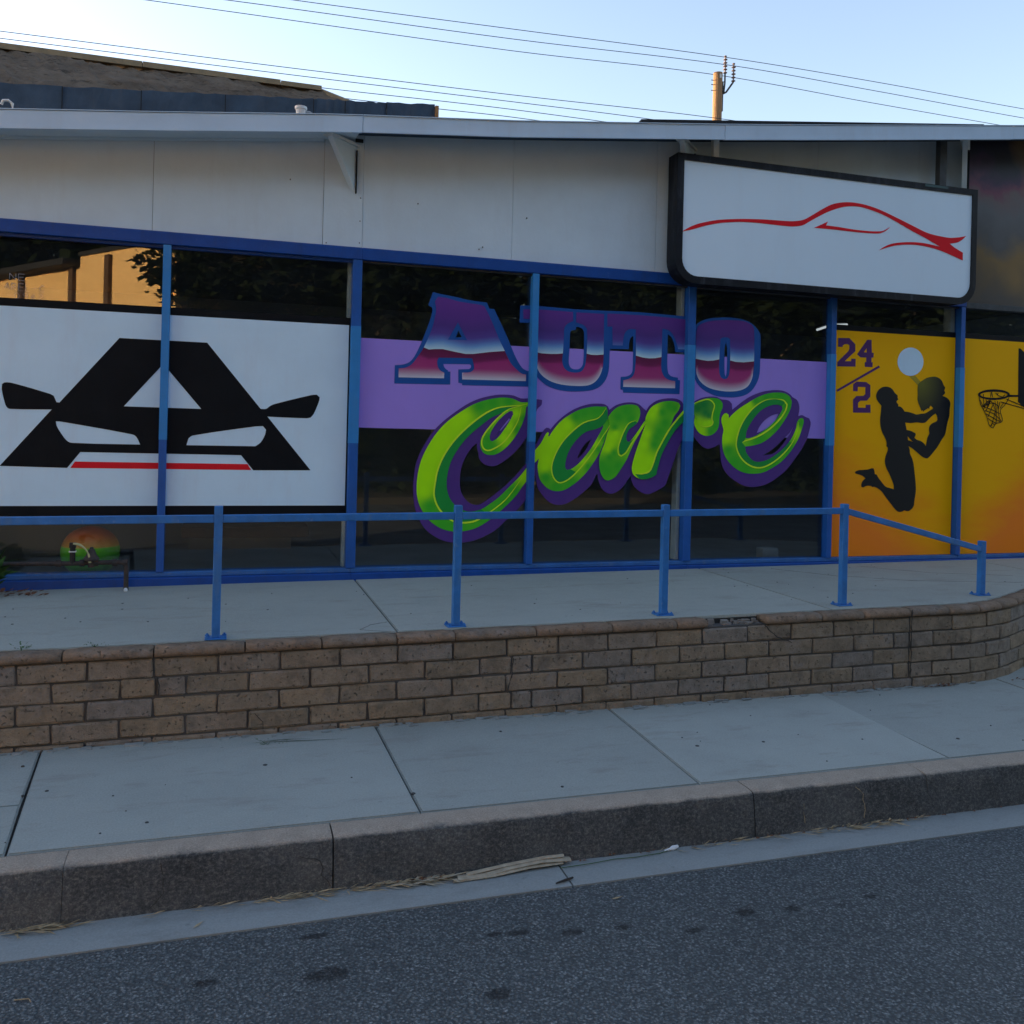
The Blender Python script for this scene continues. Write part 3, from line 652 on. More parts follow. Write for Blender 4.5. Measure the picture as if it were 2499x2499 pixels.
 'e_grn': [(4.241,1.889),(4.220,1.882),(4.199,1.853),(4.194,1.814),(4.208,1.770),(4.217,1.732),(4.207,1.674),(4.209,1.604),(4.226,1.533),(4.260,1.476),(4.312,1.425),(4.379,1.381),(4.453,1.357),(4.542,1.352),(4.630,1.364),(4.719,1.404),(4.808,1.457),(4.889,1.531),(4.955,1.617),(4.998,1.690),(5.027,1.770),(5.044,1.830),(5.041,1.856),(5.020,1.866),(4.994,1.855),(4.972,1.821),(4.965,1.775),(4.937,1.709),(4.893,1.642),(4.827,1.576),(4.753,1.522),(4.679,1.482),(4.605,1.461),(4.538,1.464),(4.486,1.499),(4.448,1.550),(4.439,1.595),(4.512,1.603),(4.608,1.630),(4.696,1.684),(4.784,1.764),(4.857,1.864),(4.900,1.944),(4.913,2.010),(4.889,2.056),(4.835,2.083),(4.760,2.089),(4.663,2.077),(4.559,2.041),(4.458,1.986),(4.364,1.928),(4.300,1.875),(4.268,1.842),(4.267,1.874)],
 'e_ghole': [(4.808,1.968),(4.763,1.979),(4.695,1.971),(4.614,1.936),(4.549,1.882),(4.492,1.809),(4.450,1.731),(4.441,1.672),(4.474,1.670),(4.547,1.694),(4.656,1.761),(4.744,1.835),(4.795,1.902),(4.817,1.942)],
 'e_dark': [(4.746,2.031),(4.657,2.022),(4.576,1.987),(4.503,1.932),(4.439,1.860),(4.390,1.781),(4.359,1.696),(4.347,1.612),(4.367,1.542),(4.420,1.472),(4.495,1.424),(4.570,1.406),(4.644,1.416),(4.740,1.463),(4.836,1.536),(4.924,1.636),(4.893,1.642),(4.827,1.576),(4.753,1.522),(4.679,1.482),(4.605,1.461),(4.538,1.464),(4.486,1.499),(4.448,1.550),(4.439,1.595),(4.409,1.627),(4.441,1.666),(4.450,1.731),(4.492,1.809),(4.549,1.882),(4.614,1.936),(4.695,1.971),(4.763,1.979),(4.808,1.968),(4.838,2.001)],
 'e_line': [(4.746,2.031),(4.657,2.022),(4.576,1.987),(4.503,1.932),(4.439,1.860),(4.390,1.781),(4.359,1.696),(4.347,1.612),(4.367,1.542),(4.420,1.472),(4.495,1.424),(4.570,1.406),(4.644,1.416),(4.740,1.463),(4.836,1.536),(4.924,1.636),(4.981,1.756),(4.987,1.828)],
 'e_line2': [(4.739,2.031),(4.822,2.021),(4.861,1.982),(4.847,1.930),(4.789,1.849),(4.701,1.769),(4.606,1.708),(4.511,1.667),(4.438,1.646),(4.409,1.630)],
 'e_lime': [(4.393,1.916),(4.322,1.850),(4.267,1.752),(4.255,1.662),(4.465,1.964),(4.221,1.828),(4.966,1.755)],
 'e_mid': [(4.648,2.060),(4.798,2.059),(4.538,2.011),(4.272,1.560),(4.333,1.458),(4.445,1.388),(4.703,1.430),(4.884,1.964),(4.887,1.583),(5.018,1.816),(4.768,1.790),(4.585,1.643)],
 'logo': [(-0.747,2.291),(-0.142,2.288),(0.254,1.806),(0.293,1.807),(0.324,1.831),(0.362,1.848),(0.630,1.924),(0.670,1.928),(0.692,1.908),(0.688,1.880),(0.650,1.780),(0.626,1.750),(0.594,1.744),(0.305,1.749),(0.636,1.344),(0.211,1.340),(0.119,1.453),(-0.988,1.459),(-1.072,1.344),(-1.503,1.354),(-1.181,1.759),(-1.445,1.755),(-1.465,1.765),(-1.479,1.794),(-1.501,1.890),(-1.500,1.928),(-1.483,1.940),(-1.436,1.938),(-1.198,1.871),(-1.170,1.857),(-1.151,1.812),(-1.132,1.810)],
 'logo_h1': [(-0.444,2.116),(-0.173,1.793),(-0.707,1.796)],
 'logo_h2': [(-1.152,1.676),(-1.118,1.674),(-0.645,1.593),(-0.616,1.574),(-0.590,1.520),(-1.045,1.524),(-1.080,1.541),(-1.123,1.601),(-1.147,1.646)],
 'logo_h3': [(-0.271,1.521),(-0.257,1.573),(-0.228,1.594),(0.211,1.671),(0.273,1.676),(0.297,1.649),(0.290,1.609),(0.260,1.552),(0.222,1.522)],
 'logo_red': [(-1.022,1.390),(0.168,1.386),(0.195,1.342),(-1.051,1.344)],
 'n24a': [(5.395,2.617),(5.517,2.622),(5.584,2.568),(5.586,2.503),(5.472,2.405),(5.542,2.408),(5.544,2.432),(5.592,2.432),(5.593,2.360),(5.394,2.354),(5.392,2.392),(5.509,2.500),(5.520,2.523),(5.519,2.556),(5.497,2.566),(5.464,2.562),(5.446,2.547),(5.446,2.535),(5.396,2.536)],
 'n24b': [(5.716,2.617),(5.764,2.618),(5.770,2.498),(5.792,2.497),(5.790,2.454),(5.768,2.451),(5.768,2.409),(5.783,2.408),(5.781,2.364),(5.696,2.362),(5.694,2.404),(5.710,2.407),(5.709,2.450),(5.643,2.449),(5.607,2.476)],
 'n24bh': [(5.711,2.537),(5.712,2.497),(5.681,2.498)],
 'slash': [(5.851,2.382),(5.867,2.365),(5.400,2.118),(5.392,2.137)],
 'n2': [(5.609,2.221),(5.716,2.220),(5.762,2.194),(5.765,2.086),(5.729,2.048),(5.655,2.044),(5.630,2.024),(5.631,1.979),(5.716,1.979),(5.717,2.008),(5.769,2.010),(5.772,1.935),(5.578,1.931),(5.574,2.052),(5.610,2.086),(5.687,2.090),(5.709,2.108),(5.707,2.173),(5.624,2.173),(5.623,2.131),(5.572,2.131),(5.571,2.196)],
 'moon': [(6.362,2.441),(6.360,2.414),(6.352,2.389),(6.339,2.365),(6.320,2.343),(6.298,2.325),(6.273,2.312),(6.245,2.303),(6.216,2.299),(6.186,2.301),(6.158,2.307),(6.132,2.319),(6.109,2.334),(6.090,2.354),(6.076,2.376),(6.066,2.401),(6.063,2.427),(6.065,2.454),(6.073,2.479),(6.086,2.503),(6.103,2.524),(6.125,2.542),(6.151,2.556),(6.178,2.565),(6.208,2.569),(6.237,2.568),(6.265,2.561),(6.291,2.550),(6.315,2.534),(6.334,2.515),(6.349,2.492),(6.358,2.467)],
 'sil': [(5.931,2.186),(5.976,2.182),(6.012,2.163),(6.041,2.130),(6.074,2.106),(6.073,2.084),(6.083,2.072),(6.062,2.054),(6.062,2.044),(6.084,2.020),(6.081,2.005),(6.111,2.001),(6.136,1.983),(6.158,1.957),(6.198,1.955),(6.253,1.944),(6.294,1.933),(6.353,1.943),(6.399,1.949),(6.444,1.973),(6.486,1.995),(6.478,2.010),(6.456,2.023),(6.443,2.003),(6.442,1.988),(6.429,1.999),(6.402,1.983),(6.380,1.971),(6.374,1.958),(6.366,1.978),(6.352,1.967),(6.344,1.985),(6.328,2.015),(6.314,2.041),(6.303,2.078),(6.304,2.123),(6.301,2.168),(6.304,2.213),(6.321,2.240),(6.348,2.256),(6.398,2.284),(6.462,2.300),(6.508,2.302),(6.555,2.287),(6.588,2.258),(6.603,2.228),(6.624,2.202),(6.621,2.191),(6.612,2.175),(6.625,2.158),(6.620,2.141),(6.592,2.122),(6.634,2.110),(6.672,2.086),(6.690,2.053),(6.684,1.999),(6.682,1.931),(6.662,1.870),(6.648,1.801),(6.634,1.747),(6.600,1.701),(6.547,1.625),(6.493,1.567),(6.444,1.521),(6.416,1.517),(6.374,1.531),(6.318,1.568),(6.263,1.605),(6.212,1.630),(6.227,1.597),(6.231,1.559),(6.256,1.515),(6.276,1.455),(6.290,1.373),(6.301,1.305),(6.309,1.223),(6.303,1.155),(6.294,1.103),(6.288,1.058),(6.262,1.028),(6.230,1.011),(6.203,1.012),(6.180,1.019),(6.163,1.009),(6.118,1.004),(6.081,1.025),(6.026,1.080),(5.962,1.147),(5.916,1.199),(5.870,1.228),(5.830,1.243),(5.813,1.237),(5.799,1.250),(5.755,1.251),(5.729,1.243),(5.708,1.234),(5.690,1.242),(5.689,1.264),(5.697,1.286),(5.714,1.305),(5.734,1.320),(5.700,1.342),(5.656,1.356),(5.621,1.363),(5.614,1.374),(5.625,1.385),(5.655,1.395),(5.707,1.398),(5.768,1.405),(5.794,1.414),(5.819,1.414),(5.830,1.391),(5.836,1.360),(5.858,1.355),(5.875,1.328),(5.913,1.288),(5.959,1.244),(6.013,1.229),(6.056,1.218),(6.052,1.259),(6.028,1.311),(6.000,1.363),(5.967,1.414),(5.948,1.466),(5.947,1.503),(5.959,1.548),(5.975,1.585),(5.975,1.611),(5.959,1.625),(5.960,1.659),(5.945,1.696),(5.908,1.754),(5.889,1.805),(5.880,1.872),(5.887,1.938),(5.890,2.005),(5.860,2.034),(5.837,2.063),(5.829,2.099),(5.848,2.144),(5.887,2.175)],
 'sil_h1': [(6.517,1.949),(6.533,1.927),(6.541,1.889),(6.530,1.874),(6.475,1.850),(6.448,1.819),(6.445,1.781),(6.450,1.755),(6.429,1.713),(6.413,1.634),(6.389,1.659),(6.352,1.681),(6.306,1.692),(6.278,1.711),(6.293,1.740),(6.286,1.755),(6.240,1.773),(6.185,1.784),(6.167,1.853),(6.237,1.851),(6.301,1.859),(6.356,1.854),(6.397,1.859),(6.428,1.882),(6.473,1.921)],
 'sil_h2': [(6.198,1.723),(6.261,1.671),(6.206,1.687)],
 'sil_hair': [(6.344,2.237),(6.465,2.189)],
 'beam': [(6.197,2.299),(6.269,2.302),(6.330,2.251),(6.304,2.211)],
 'rim': [(7.412,2.162),(7.408,2.151),(7.397,2.141),(7.379,2.131),(7.355,2.122),(7.325,2.115),(7.291,2.109),(7.254,2.105),(7.216,2.102),(7.178,2.102),(7.141,2.104),(7.107,2.108),(7.077,2.113),(7.053,2.120),(7.035,2.129),(7.023,2.138),(7.019,2.148),(7.023,2.159),(7.034,2.169),(7.051,2.178),(7.075,2.187),(7.104,2.195),(7.138,2.201),(7.175,2.205),(7.213,2.208),(7.251,2.208),(7.288,2.206),(7.322,2.203),(7.353,2.197),(7.378,2.190),(7.396,2.182),(7.408,2.172)],
 'rim_h': [(7.383,2.160),(7.379,2.154),(7.370,2.148),(7.355,2.142),(7.334,2.137),(7.308,2.132),(7.279,2.128),(7.248,2.125),(7.215,2.124),(7.183,2.123),(7.151,2.124),(7.123,2.126),(7.097,2.129),(7.077,2.132),(7.061,2.137),(7.051,2.142),(7.048,2.148),(7.051,2.154),(7.060,2.160),(7.076,2.166),(7.096,2.171),(7.121,2.175),(7.150,2.179),(7.181,2.182),(7.213,2.184),(7.246,2.184),(7.278,2.184),(7.307,2.182),(7.332,2.179),(7.354,2.175),(7.369,2.171),(7.379,2.165)],
 'arm': [(7.400,2.160),(7.520,2.162),(7.520,2.142),(7.401,2.139)],
 'board': [(7.509,2.626),(7.533,2.625),(7.979,2.304),(7.996,1.764),(7.518,2.093)],
 'net0': [(7.370,2.116),(7.599,2.048),(7.743,2.007)],
 'net1': [(7.299,2.086),(7.599,2.029),(7.743,2.001)],
 'net2': [(7.233,2.174),(7.274,2.145),(7.369,2.129)],
 'net3': [(7.033,2.130),(7.049,2.062),(7.090,2.001),(7.131,1.940),(7.156,1.871),(7.181,1.838),(7.213,1.826),(7.231,1.854),(7.251,1.874),(7.298,1.881),(7.329,1.901),(7.320,1.932),(7.303,1.976),(7.301,2.013),(7.340,2.046),(7.378,2.091),(7.401,2.136)],
 'net4': [(7.044,2.099),(7.081,2.038),(7.134,2.083),(7.165,2.097)],
 'net5': [(7.087,2.113),(7.093,2.032)],
 'net6': [(7.118,2.102),(7.144,2.027),(7.173,2.097)],
 'net7': [(7.081,2.032),(7.158,2.065),(7.213,2.073),(7.277,2.038)],
 'net8': [(7.090,2.001),(7.119,2.058),(7.181,2.091)],
 'net9': [(7.073,2.038),(7.199,2.004),(7.295,1.969)],
 'net10': [(7.106,1.995),(7.216,1.967),(7.313,1.900)],
 'net11': [(7.122,1.964),(7.202,1.929),(7.305,1.888)],
 'net12': [(7.147,1.921),(7.203,1.891),(7.251,1.874)],
 'net13': [(7.181,2.091),(7.230,2.018),(7.232,1.974),(7.189,1.841)],
 'net14': [(7.228,2.093),(7.246,2.005),(7.250,1.880)],
 'net15': [(7.213,2.073),(7.147,1.934)],
 'net16': [(7.260,2.094),(7.270,2.006),(7.297,1.894)],
 'net17': [(7.291,2.089),(7.270,2.006)],
 'net18': [(7.181,1.847),(7.203,1.873),(7.235,1.855)],
 'net19': [(7.339,2.084),(7.293,2.026)],
 'net20': [(7.165,2.097),(7.122,1.989)],
 'net21': [(7.085,2.157),(7.086,2.119)],
 'net22': [(7.182,2.179),(7.172,2.129)],
 'net23': [(7.186,2.179),(7.199,2.129)],
 'net24': [(7.265,2.176),(7.258,2.150)],
 'net25': [(7.352,2.160),(7.329,2.140)],
 'swoosh': [(3.629,3.396),(3.694,3.437),(3.765,3.470),(3.851,3.497),(3.960,3.524),(4.106,3.545),(4.255,3.560),(4.405,3.570),(4.558,3.575),(4.673,3.579),(4.750,3.588),(4.820,3.606),(4.897,3.649),(4.968,3.693),(5.020,3.724),(5.099,3.765),(5.187,3.791),(5.267,3.803),(5.348,3.806),(5.466,3.797),(5.613,3.769),(5.782,3.719),(5.971,3.659),(6.114,3.613),(6.211,3.594),(6.307,3.585),(6.404,3.581),(6.472,3.589),(6.531,3.599),(6.589,3.614),(6.551,3.580),(6.493,3.547),(6.435,3.533),(6.401,3.526),(6.456,3.496),(6.555,3.455),(6.557,3.382),(6.419,3.422),(6.263,3.461),(6.166,3.474),(6.052,3.483),(5.929,3.478),(5.817,3.463),(5.716,3.437),(5.615,3.400),(5.669,3.435),(5.742,3.468),(5.835,3.489),(5.957,3.504),(6.070,3.508),(6.185,3.502),(6.291,3.489),(6.223,3.516),(6.116,3.558),(5.972,3.608),(5.783,3.681),(5.642,3.729),(5.522,3.756),(5.412,3.773),(5.322,3.772),(5.233,3.758),(5.144,3.730),(5.056,3.693),(4.970,3.648),(4.867,3.589),(4.821,3.561),(4.775,3.546),(4.698,3.535),(4.620,3.533),(4.482,3.534),(4.331,3.535),(4.181,3.528),(4.048,3.511),(3.961,3.495),(3.852,3.466),(3.744,3.429)],
 'swin': [(4.924,3.544),(4.972,3.565),(5.068,3.612),(5.049,3.576),(5.184,3.573),(5.346,3.565),(5.509,3.565),(5.619,3.573),(5.665,3.585),(5.733,3.624),(5.693,3.588),(5.638,3.560),(5.592,3.551),(5.473,3.545),(5.311,3.544),(5.132,3.546),(4.973,3.544)],
 'sface': [(3.625,3.998),(6.632,4.008),(6.655,3.035),(3.632,3.025)],
 'sframe': [(3.567,4.049),(6.698,4.067),(6.716,2.982),(3.589,2.951)],
}


def smooth_loop(pts, closed=True, sub=3, corner=38.0):
    """Catmull-Rom through the outline, keeping sharp corners"""
    n = len(pts)
    P = [Vector(p) for p in pts]
    def is_corner(i):
        if not closed and (i == 0 or i == n - 1):
            return True
        a = P[i] - P[i - 1]
        b = P[(i + 1) % n] - P[i]
        if a.length < 1e-6 or b.length < 1e-6:
            return True
        return math.degrees(a.angle(b)) > corner
    out = []
    rng = range(n) if closed else range(n - 1)
    for i in rng:
        p1, p2 = P[i], P[(i + 1) % n]
        l = (p2 - p1).length
        p0 = P[i - 1] if not is_corner(i) else p1 - (p2 - p1)
        p3 = P[(i + 2) % n] if not is_corner((i + 1) % n) else p2 + (p2 - p1)
        m1 = (p2 - p0)
        m2 = (p3 - p1)
        if m1.length > 1e-9: m1 = m1.normalized() * l
        if m2.length > 1e-9: m2 = m2.normalized() * l
        for k in range(sub):
            t = k / sub
            h = (2*t**3 - 3*t**2 + 1) * p1 + (t**3 - 2*t**2 + t) * m1 + (-2*t**3 + 3*t**2) * p2 + (t**3 - t**2) * m2
            out.append((h.x, h.y))
    if not closed:
        out.append((P[-1].x, P[-1].y))
    return out

def inside(p, loop):
    x, y = p
    c = False
    j = len(loop) - 1
    for i in range(len(loop)):
        xi, yi = loop[i]
        xj, yj = loop[j]
        if (yi > y) != (yj > y) and x < (xj - xi) * (y - yi) / (yj - yi) + xi:
            c = not c
        j = i
    return c

def decal(name, outer, holes, mat, y, parent=None, sm=True, step=None, colour=None, cut=None):
    """sheet of paint: outline with holes in the XZ plane at depth y.
    step adds inner points, colour(x, z, above) gives the pigment, cut is a line that separates two pigments"""
    loops = [smooth_loop(outer) if sm else list(outer)] + [smooth_loop(h) if sm else list(h) for h in holes]
    vs, es = [], []
    for lp in loops:
        s = len(vs)
        vs += [Vector(p) for p in lp]
        es += [(s + i, s + (i + 1) % len(lp)) for i in range(len(lp))]
    if cut:
        s = len(vs)
        vs += [Vector(p) for p in cut]
        es += [(s + i, s + i + 1) for i in range(len(cut) - 1)]
    if step:
        xs = [p[0] for p in loops[0]]
        zs = [p[1] for p in loops[0]]
        x = min(xs)
        while x < max(xs):
            z = min(zs)
            while z < max(zs):
                if inside((x, z), loops[0]):
                    vs.append(Vector((x + 0.0007 * math.sin(z * 91), z)))
                z += step
            x += step
    co, _, faces, *_ = delaunay_2d_cdt(vs, es, [], 0, 1e-5)
    bm = bm_new()
    bv = [bm.verts.new((c.x, y, c.y)) for c in co]
    keep = []
    for f in faces:
        cx = sum(co[i].x for i in f) / len(f)
        cz = sum(co[i].y for i in f) / len(f)
        if inside((cx, cz), loops[0]) and not any(inside((cx, cz), h) for h in loops[1:]):
            bf = bm.faces.new([bv[i] for i in reversed(f)])
            bf.normal_update()
            if bf.normal.y > 0:
                bf.normal_flip()
            keep.append((cx, cz))
    if colour:
        lay = bm.loops.layers.float_color.new('pigment')
        for bf in bm.faces:
            c = bf.calc_center_median()
            up = True
            if cut:
                for (xa, za), (xb, zb) in zip(cut[:-1], cut[1:]):
                    if xa <= c.x <= xb:
                        up = c.z > za + (zb - za) * (c.x - xa) / (xb - xa + 1e-9)
            for lp in bf.loops:
                col = colour(lp.vert.co.x, lp.vert.co.z, up)
                lp[lay] = (col[0], col[1], col[2], 1)
    bmesh.ops.delete(bm, geom=[v for v in bm.verts if not v.link_faces], context='VERTS')
    return obj(name, bm, mat, parent)

def ribbon(name, path, width, mat, y, parent, closed=False, taper=True):
    """painted stroke of given width"""
    pts = smooth_loop(path, closed, 3, 60)
    bm = bm_new()
    prev = None
    n = len(pts)
    for i, p in enumerate(pts):
        a = Vector(pts[max(i - 1, 0)])
        b = Vector(pts[min(i + 1, n - 1)])
        d = (b - a)
        d = d.normalized() if d.length > 1e-9 else Vector((1, 0))
        nrm = Vector((-d.y, d.x))
        w = width * 0.5
        if taper:
            w *= min(1.0, 0.25 + 4.0 * min(i, n - 1 - i) / n)
        l = bm.verts.new((p[0] + nrm.x * w, y, p[1] + nrm.y * w))
        r = bm.verts.new((p[0] - nrm.x * w, y, p[1] - nrm.y * w))
        if prev:
            f = bm.faces.new([prev[0], prev[1], r, l])
            f.normal_update()
            if f.normal.y > 0:
                f.normal_flip()
        prev = (l, r)
    return obj(name, bm, mat, parent)

def lerp3(stops, t):
    if t <= stops[0][0]: return stops[0][1]
    for (a, ca), (b, cb) in zip(stops[:-1], stops[1:]):
        if t <= b:
            k = (t - a) / (b - a)
            return tuple(x + (y - x) * k for x, y in zip(ca, cb))
    return stops[-1][1]

def idw(samples):
    def f(x, z, up):
        sw = 0
        acc = [0, 0, 0]
        for (sx, sz), c in samples:
            w = 1.0 / (((x - sx) ** 2 + (z - sz) ** 2) ** 1.25 + 1e-6)
            sw += w
            for k in range(3):
                acc[k] += c[k] * w
        return tuple(a / sw for a in acc)
    return f

# ================================================================== GROUND, ROAD, KERB, SIDEWALK
bm = bm_new()
prism_xy(bm, [(-600, -600), (600, -600), (600, 600), (-600, 600)], -0.6, -0.45)
struct('ground', bm, M['ground'])
bm = bm_new()
prism_xy(bm, [(-80, -8.0), (80, -8.0), (80, 3.605), (-80, 3.605)], -0.42, -0.224)
struct('road', bm, M['asphalt'])
bm = bm_new()
prism_xy(bm, [(-80, -14.0), (80, -14.0), (80, -8.0), (-80, -8.0)], -0.42, -0.06)
struct('opposite_pavement', bm, M['darkground'])

# gutter pan, one cast length between joints
gutter = link('gutter', None)
tag(gutter, kind='structure')
for x0, x1 in [(-12, -5.6), (-5.6, -2.1), (-2.1, 1.444), (1.444, 4.95), (4.95, 8.5), (8.5, 16)]:
    bm = bm_new()
    add_hex(bm, [(x0 + .004, 3.600, -.40), (x1 - .004, 3.600, -.40), (x1 - .004, 3.80, -.40), (x0 + .004, 3.80, -.40)],
            [(x0 + .004, 3.600, -.217), (x1 - .004, 3.600, -.217), (x1 - .004, 3.80, -.2095), (x0 + .004, 3.80, -.2095)])
    bmesh.ops.recalc_face_normals(bm, faces=bm.faces)
    obj('gutter_pan', bm, M['gutter'], gutter)
bm = box(-12, 16, 3.602, 3.80, -.42, -.236)
obj('joint_filler', bm, M['concbed'], gutter)

# kerb: cast stones with worn, chipped arris
kerb = link('kerb', None)
tag(kerb, kind='structure')
def kerb_stone(x0, x1, seed):
    rr = random.Random(seed)
    prof = [(3.968, -.30), (3.968, -.004), (3.955, 0.0), (3.90, 0.001), (3.846, -.001), (3.832, -.0045), (3.824, -.012), (3.8195, -.026), (3.812, -.08), (3.804, -.14), (3.796, -.205), (3.794, -.30)]
    n = max(3, int((x1 - x0) / 0.035))
    bm = bm_new()
    rows = []
    wob = [rr.uniform(-1, 1) for _ in range(n + 1)]
    chip = 0
    for i in range(n + 1):
        x = x0 + (x1 - x0) * i / n
        chip = chip * 0.55 + rr.uniform(0, 1) ** 5 * (1.1 if seed in (3,) else 0.5)
        row = []
        for k, (y, z) in enumerate(prof):
            dy = dz = 0
            if 4 <= k <= 7:
                dy = wob[i] * 0.0025 + chip * 0.010
                dz = -chip * 0.009 + wob[i] * 0.0015
            elif 8 <= k <= 10:
                dy = rr.uniform(-.0022, .0022)
            end = 0.004 if i in (0, n) and 2 <= k <= 10 else 0
            row.append(bm.verts.new((x, y + dy, z + dz - end)))
        rows.append(row)
    for a, b in zip(rows[:-1], rows[1:]):
        for k in range(len(prof) - 1):
            bm.faces.new([a[k], a[k + 1], b[k + 1], b[k]])
    bm.faces.new(rows[0])
    bm.faces.new(list(reversed(rows[-1])))
    bmesh.ops.recalc_face_normals(bm, faces=bm.faces)
    return bm
kx = [-12, -6.5, -4.2, -2.5, -0.548, 0.466, 2.446, 3.452, 5.0, 6.9, 9, 12, 16]
for i, (a, b) in enumerate(zip(kx[:-1], kx[1:])):
        obj('kerb_stone', kerb_stone(a + (.0032 if a in (0.466, 2.446) else .0010), b - (.0032 if b in (0.466, 2.446) else .0010), i), M['kerb'], kerb, smooth=False)
bm = box(-12, 16, 3.83, 3.962, -.30, -.035)
obj('joint_filler', bm, M['concbed'], kerb)

# hairline cracks standing as thin dark fillets in the kerb face
def crack(path, w, parent, name='crack', mat=None, seed=0, step=0.02):
    rr = random.Random(seed)
    pts = []
    for a, b in zip(path[:-1], path[1:]):
        a, b = Vector(a), Vector(b)
        n = max(1, int((b - a).length / step))
        for k in range(n):
            j = Vector((rr.uniform(-1, 1), rr.uniform(-1, 1) if abs(a.z - b.z) < .02 else 0, rr.uniform(-1, 1) if abs(a.z - b.z) > .02 else 0)) * step * 0.22
            pts.append(a.lerp(b, k / n) + (j if (k or pts) else Vector()))
    pts.append(Vector(path[-1]))
    bm = bm_new()
    add_tube(bm, pts, [w * rr.uniform(.5, 1.2) for _ in pts], 5)
    return obj(name, bm, mat or M['concbed'], parent)
crack([(-0.20, 3.819, -.028), (-0.185, 3.809, -.10), (-0.19, 3.802, -.14), (-0.235, 3.7975, -.19)], .0016, kerb, seed=3)
crack([(0.33, 3.812, -.06), (0.41, 3.810, -.085), (0.425, 3.806, -.115), (0.42, 3.803, -.14), (0.455, 3.7975, -.19)], .0017, kerb, seed=4)
crack([(3.02, 3.82, -.03), (3.06, 3.811, -.07), (3.065, 3.803, -.14), (3.06, 3.798, -.18)], .0020, kerb, seed=5, mat=M['straw'])
crack([(2.72, 3.812, -.08), (2.72, 3.799, -.17)], .0014, kerb, seed=6, mat=M['straw'])

# sidewalk slabs
walk = link('sidewalk', None)
tag(walk, kind='structure')
bm = box(-12, 16, 3.97, 7.4, -.42, -.018)
obj('joint_filler', bm, M['concbed'], walk)
def slab(x0, x1, x0b, x1b, y0, y1, z0, z1, gap, parent, mat, name='slab', bev=.006):
    bm = bm_new()
    add_hex(bm, [(x0 + gap, y0, z0), (x1 - gap, y0, z0), (x1b - gap, y1, z0), (x0b + gap, y1, z0)],
            [(x0 + gap, y0, z1), (x1 - gap, y0, z1), (x1b - gap, y1, z1), (x0b + gap, y1, z1)])
    bmesh.ops.recalc_face_normals(bm, faces=bm.faces)
    top = [e for e in bm.edges if all(v.co.z > (z0 + z1) / 2 for v in e.verts)]
    bmesh.ops.bevel(bm, geom=top, offset=bev, segments=2, affect='EDGES')
    return obj(name, bm, mat, parent)
sx = [(-12, -12), (-8, -8), (-5.3, -5.3), (-3.75, -3.75), (-2.28, -2.28)]
slabs_f = [-12, -8, -5.3, -3.75, -2.28, -0.775, 0.865, 2.245, 3.735, 5.25, 6.8, 9.0, 16]
slabs_b = [-12, -8, -5.3, -3.75, -2.28, -0.865, 0.850, 2.290, 3.800, 5.38, 6.95, 9.1, 16]
for i in range(len(slabs_f) - 1):
    g = .0055 if i in (4, 5) else .003
    ga = .0038 if slabs_f[i] in (-0.775, 0.865) else .0025
    gb = .0038 if slabs_f[i + 1] in (-0.775, 0.865) else .0025
    yb = 5.28 if i < 8 else 7.3
    if i == 4:
        slab(slabs_f[i] , slabs_f[i + 1], slabs_b[i], slabs_f[i+1]-.04, 3.978, 4.47, -.10, 0.0, .0055, walk, M['sidewalk'])
        slab(slabs_b[i], slabs_f[i + 1]-.04, slabs_b[i], slabs_b[i + 1], 4.477, 5.28, -.10, -0.002, .0055, walk, M['sidewalk'])
    else:
        slab(slabs_f[i], slabs_f[i + 1], slabs_b[i], slabs_b[i + 1], 3.978, yb, -.10, 0.0 if i % 2 else -.0015, max(ga, gb) if i in (4, 5, 6) else .0025, walk, M['sidewalk'])
# gum and grit spots pressed into the paving
bm = bm_new()
for k in range(30):
    x, y = R.uniform(-1.2, 5.2), R.uniform(4.02, 5.12)
    s = R.uniform(.002, .006) if k > 10 else R.uniform(.007, .012)
    add_lathe(bm, [(0, .0035), (s * .7, .003), (s, .0012), (s * 1.05, -.003)], x, y, 7)
tag(obj('gum_spots', bm, M['gum'], walk), kind='stuff')
# mortar droppings along the foot of the wall
bm = bm_new()
for k in range(150):
    x = R.uniform(-2.2, 5.1)
    y = 5.175 - abs(R.gauss(0, .022))
    s = R.uniform(.006, .024)
    vs, fs = add_box(bm, x - s * R.uniform(.8, 2), x + s * R.uniform(.8, 2), y - s * .6, y + s * .6, -.004, s * R.uniform(.15, .55))
    for v in vs:
        v.co += Vector((R.uniform(-1, 1), R.uniform(-1, 1), R.uniform(-.3, .3))) * s * .4
tag(obj('mortar_crumbs', bm, M['gutter'], walk), kind='stuff')

# ================================================================== BRICK WALL AND TERRACE
SL = 0.007                                     # the wall and terrace rise gently to the right
def lift(x):
    return SL * x
ARC0, ARC1, ARCA = 4.90, 5.62, math.radians(27)
_wp = []
def _build_wp():
    x, y = ARC0, 5.18
    ds = .005
    q = ARC0
    while q < 12:
        a = ARCA * min(1.0, max(0.0, (q - ARC0) / (ARC1 - ARC0)))
        _wp.append((x, y, a))
        x += math.cos(a) * ds
        y += math.sin(a) * ds
        q += ds
_build_wp()
def wall_point(s):
    """foot line of the wall face: straight along the street, then curving away"""
    if s <= ARC0:
        return Vector((s, 5.18, 0)), 0.0
    x, y, a = _wp[min(len(_wp) - 1, int((s - ARC0) / .005))]
    return Vector((x, y, 0)), a

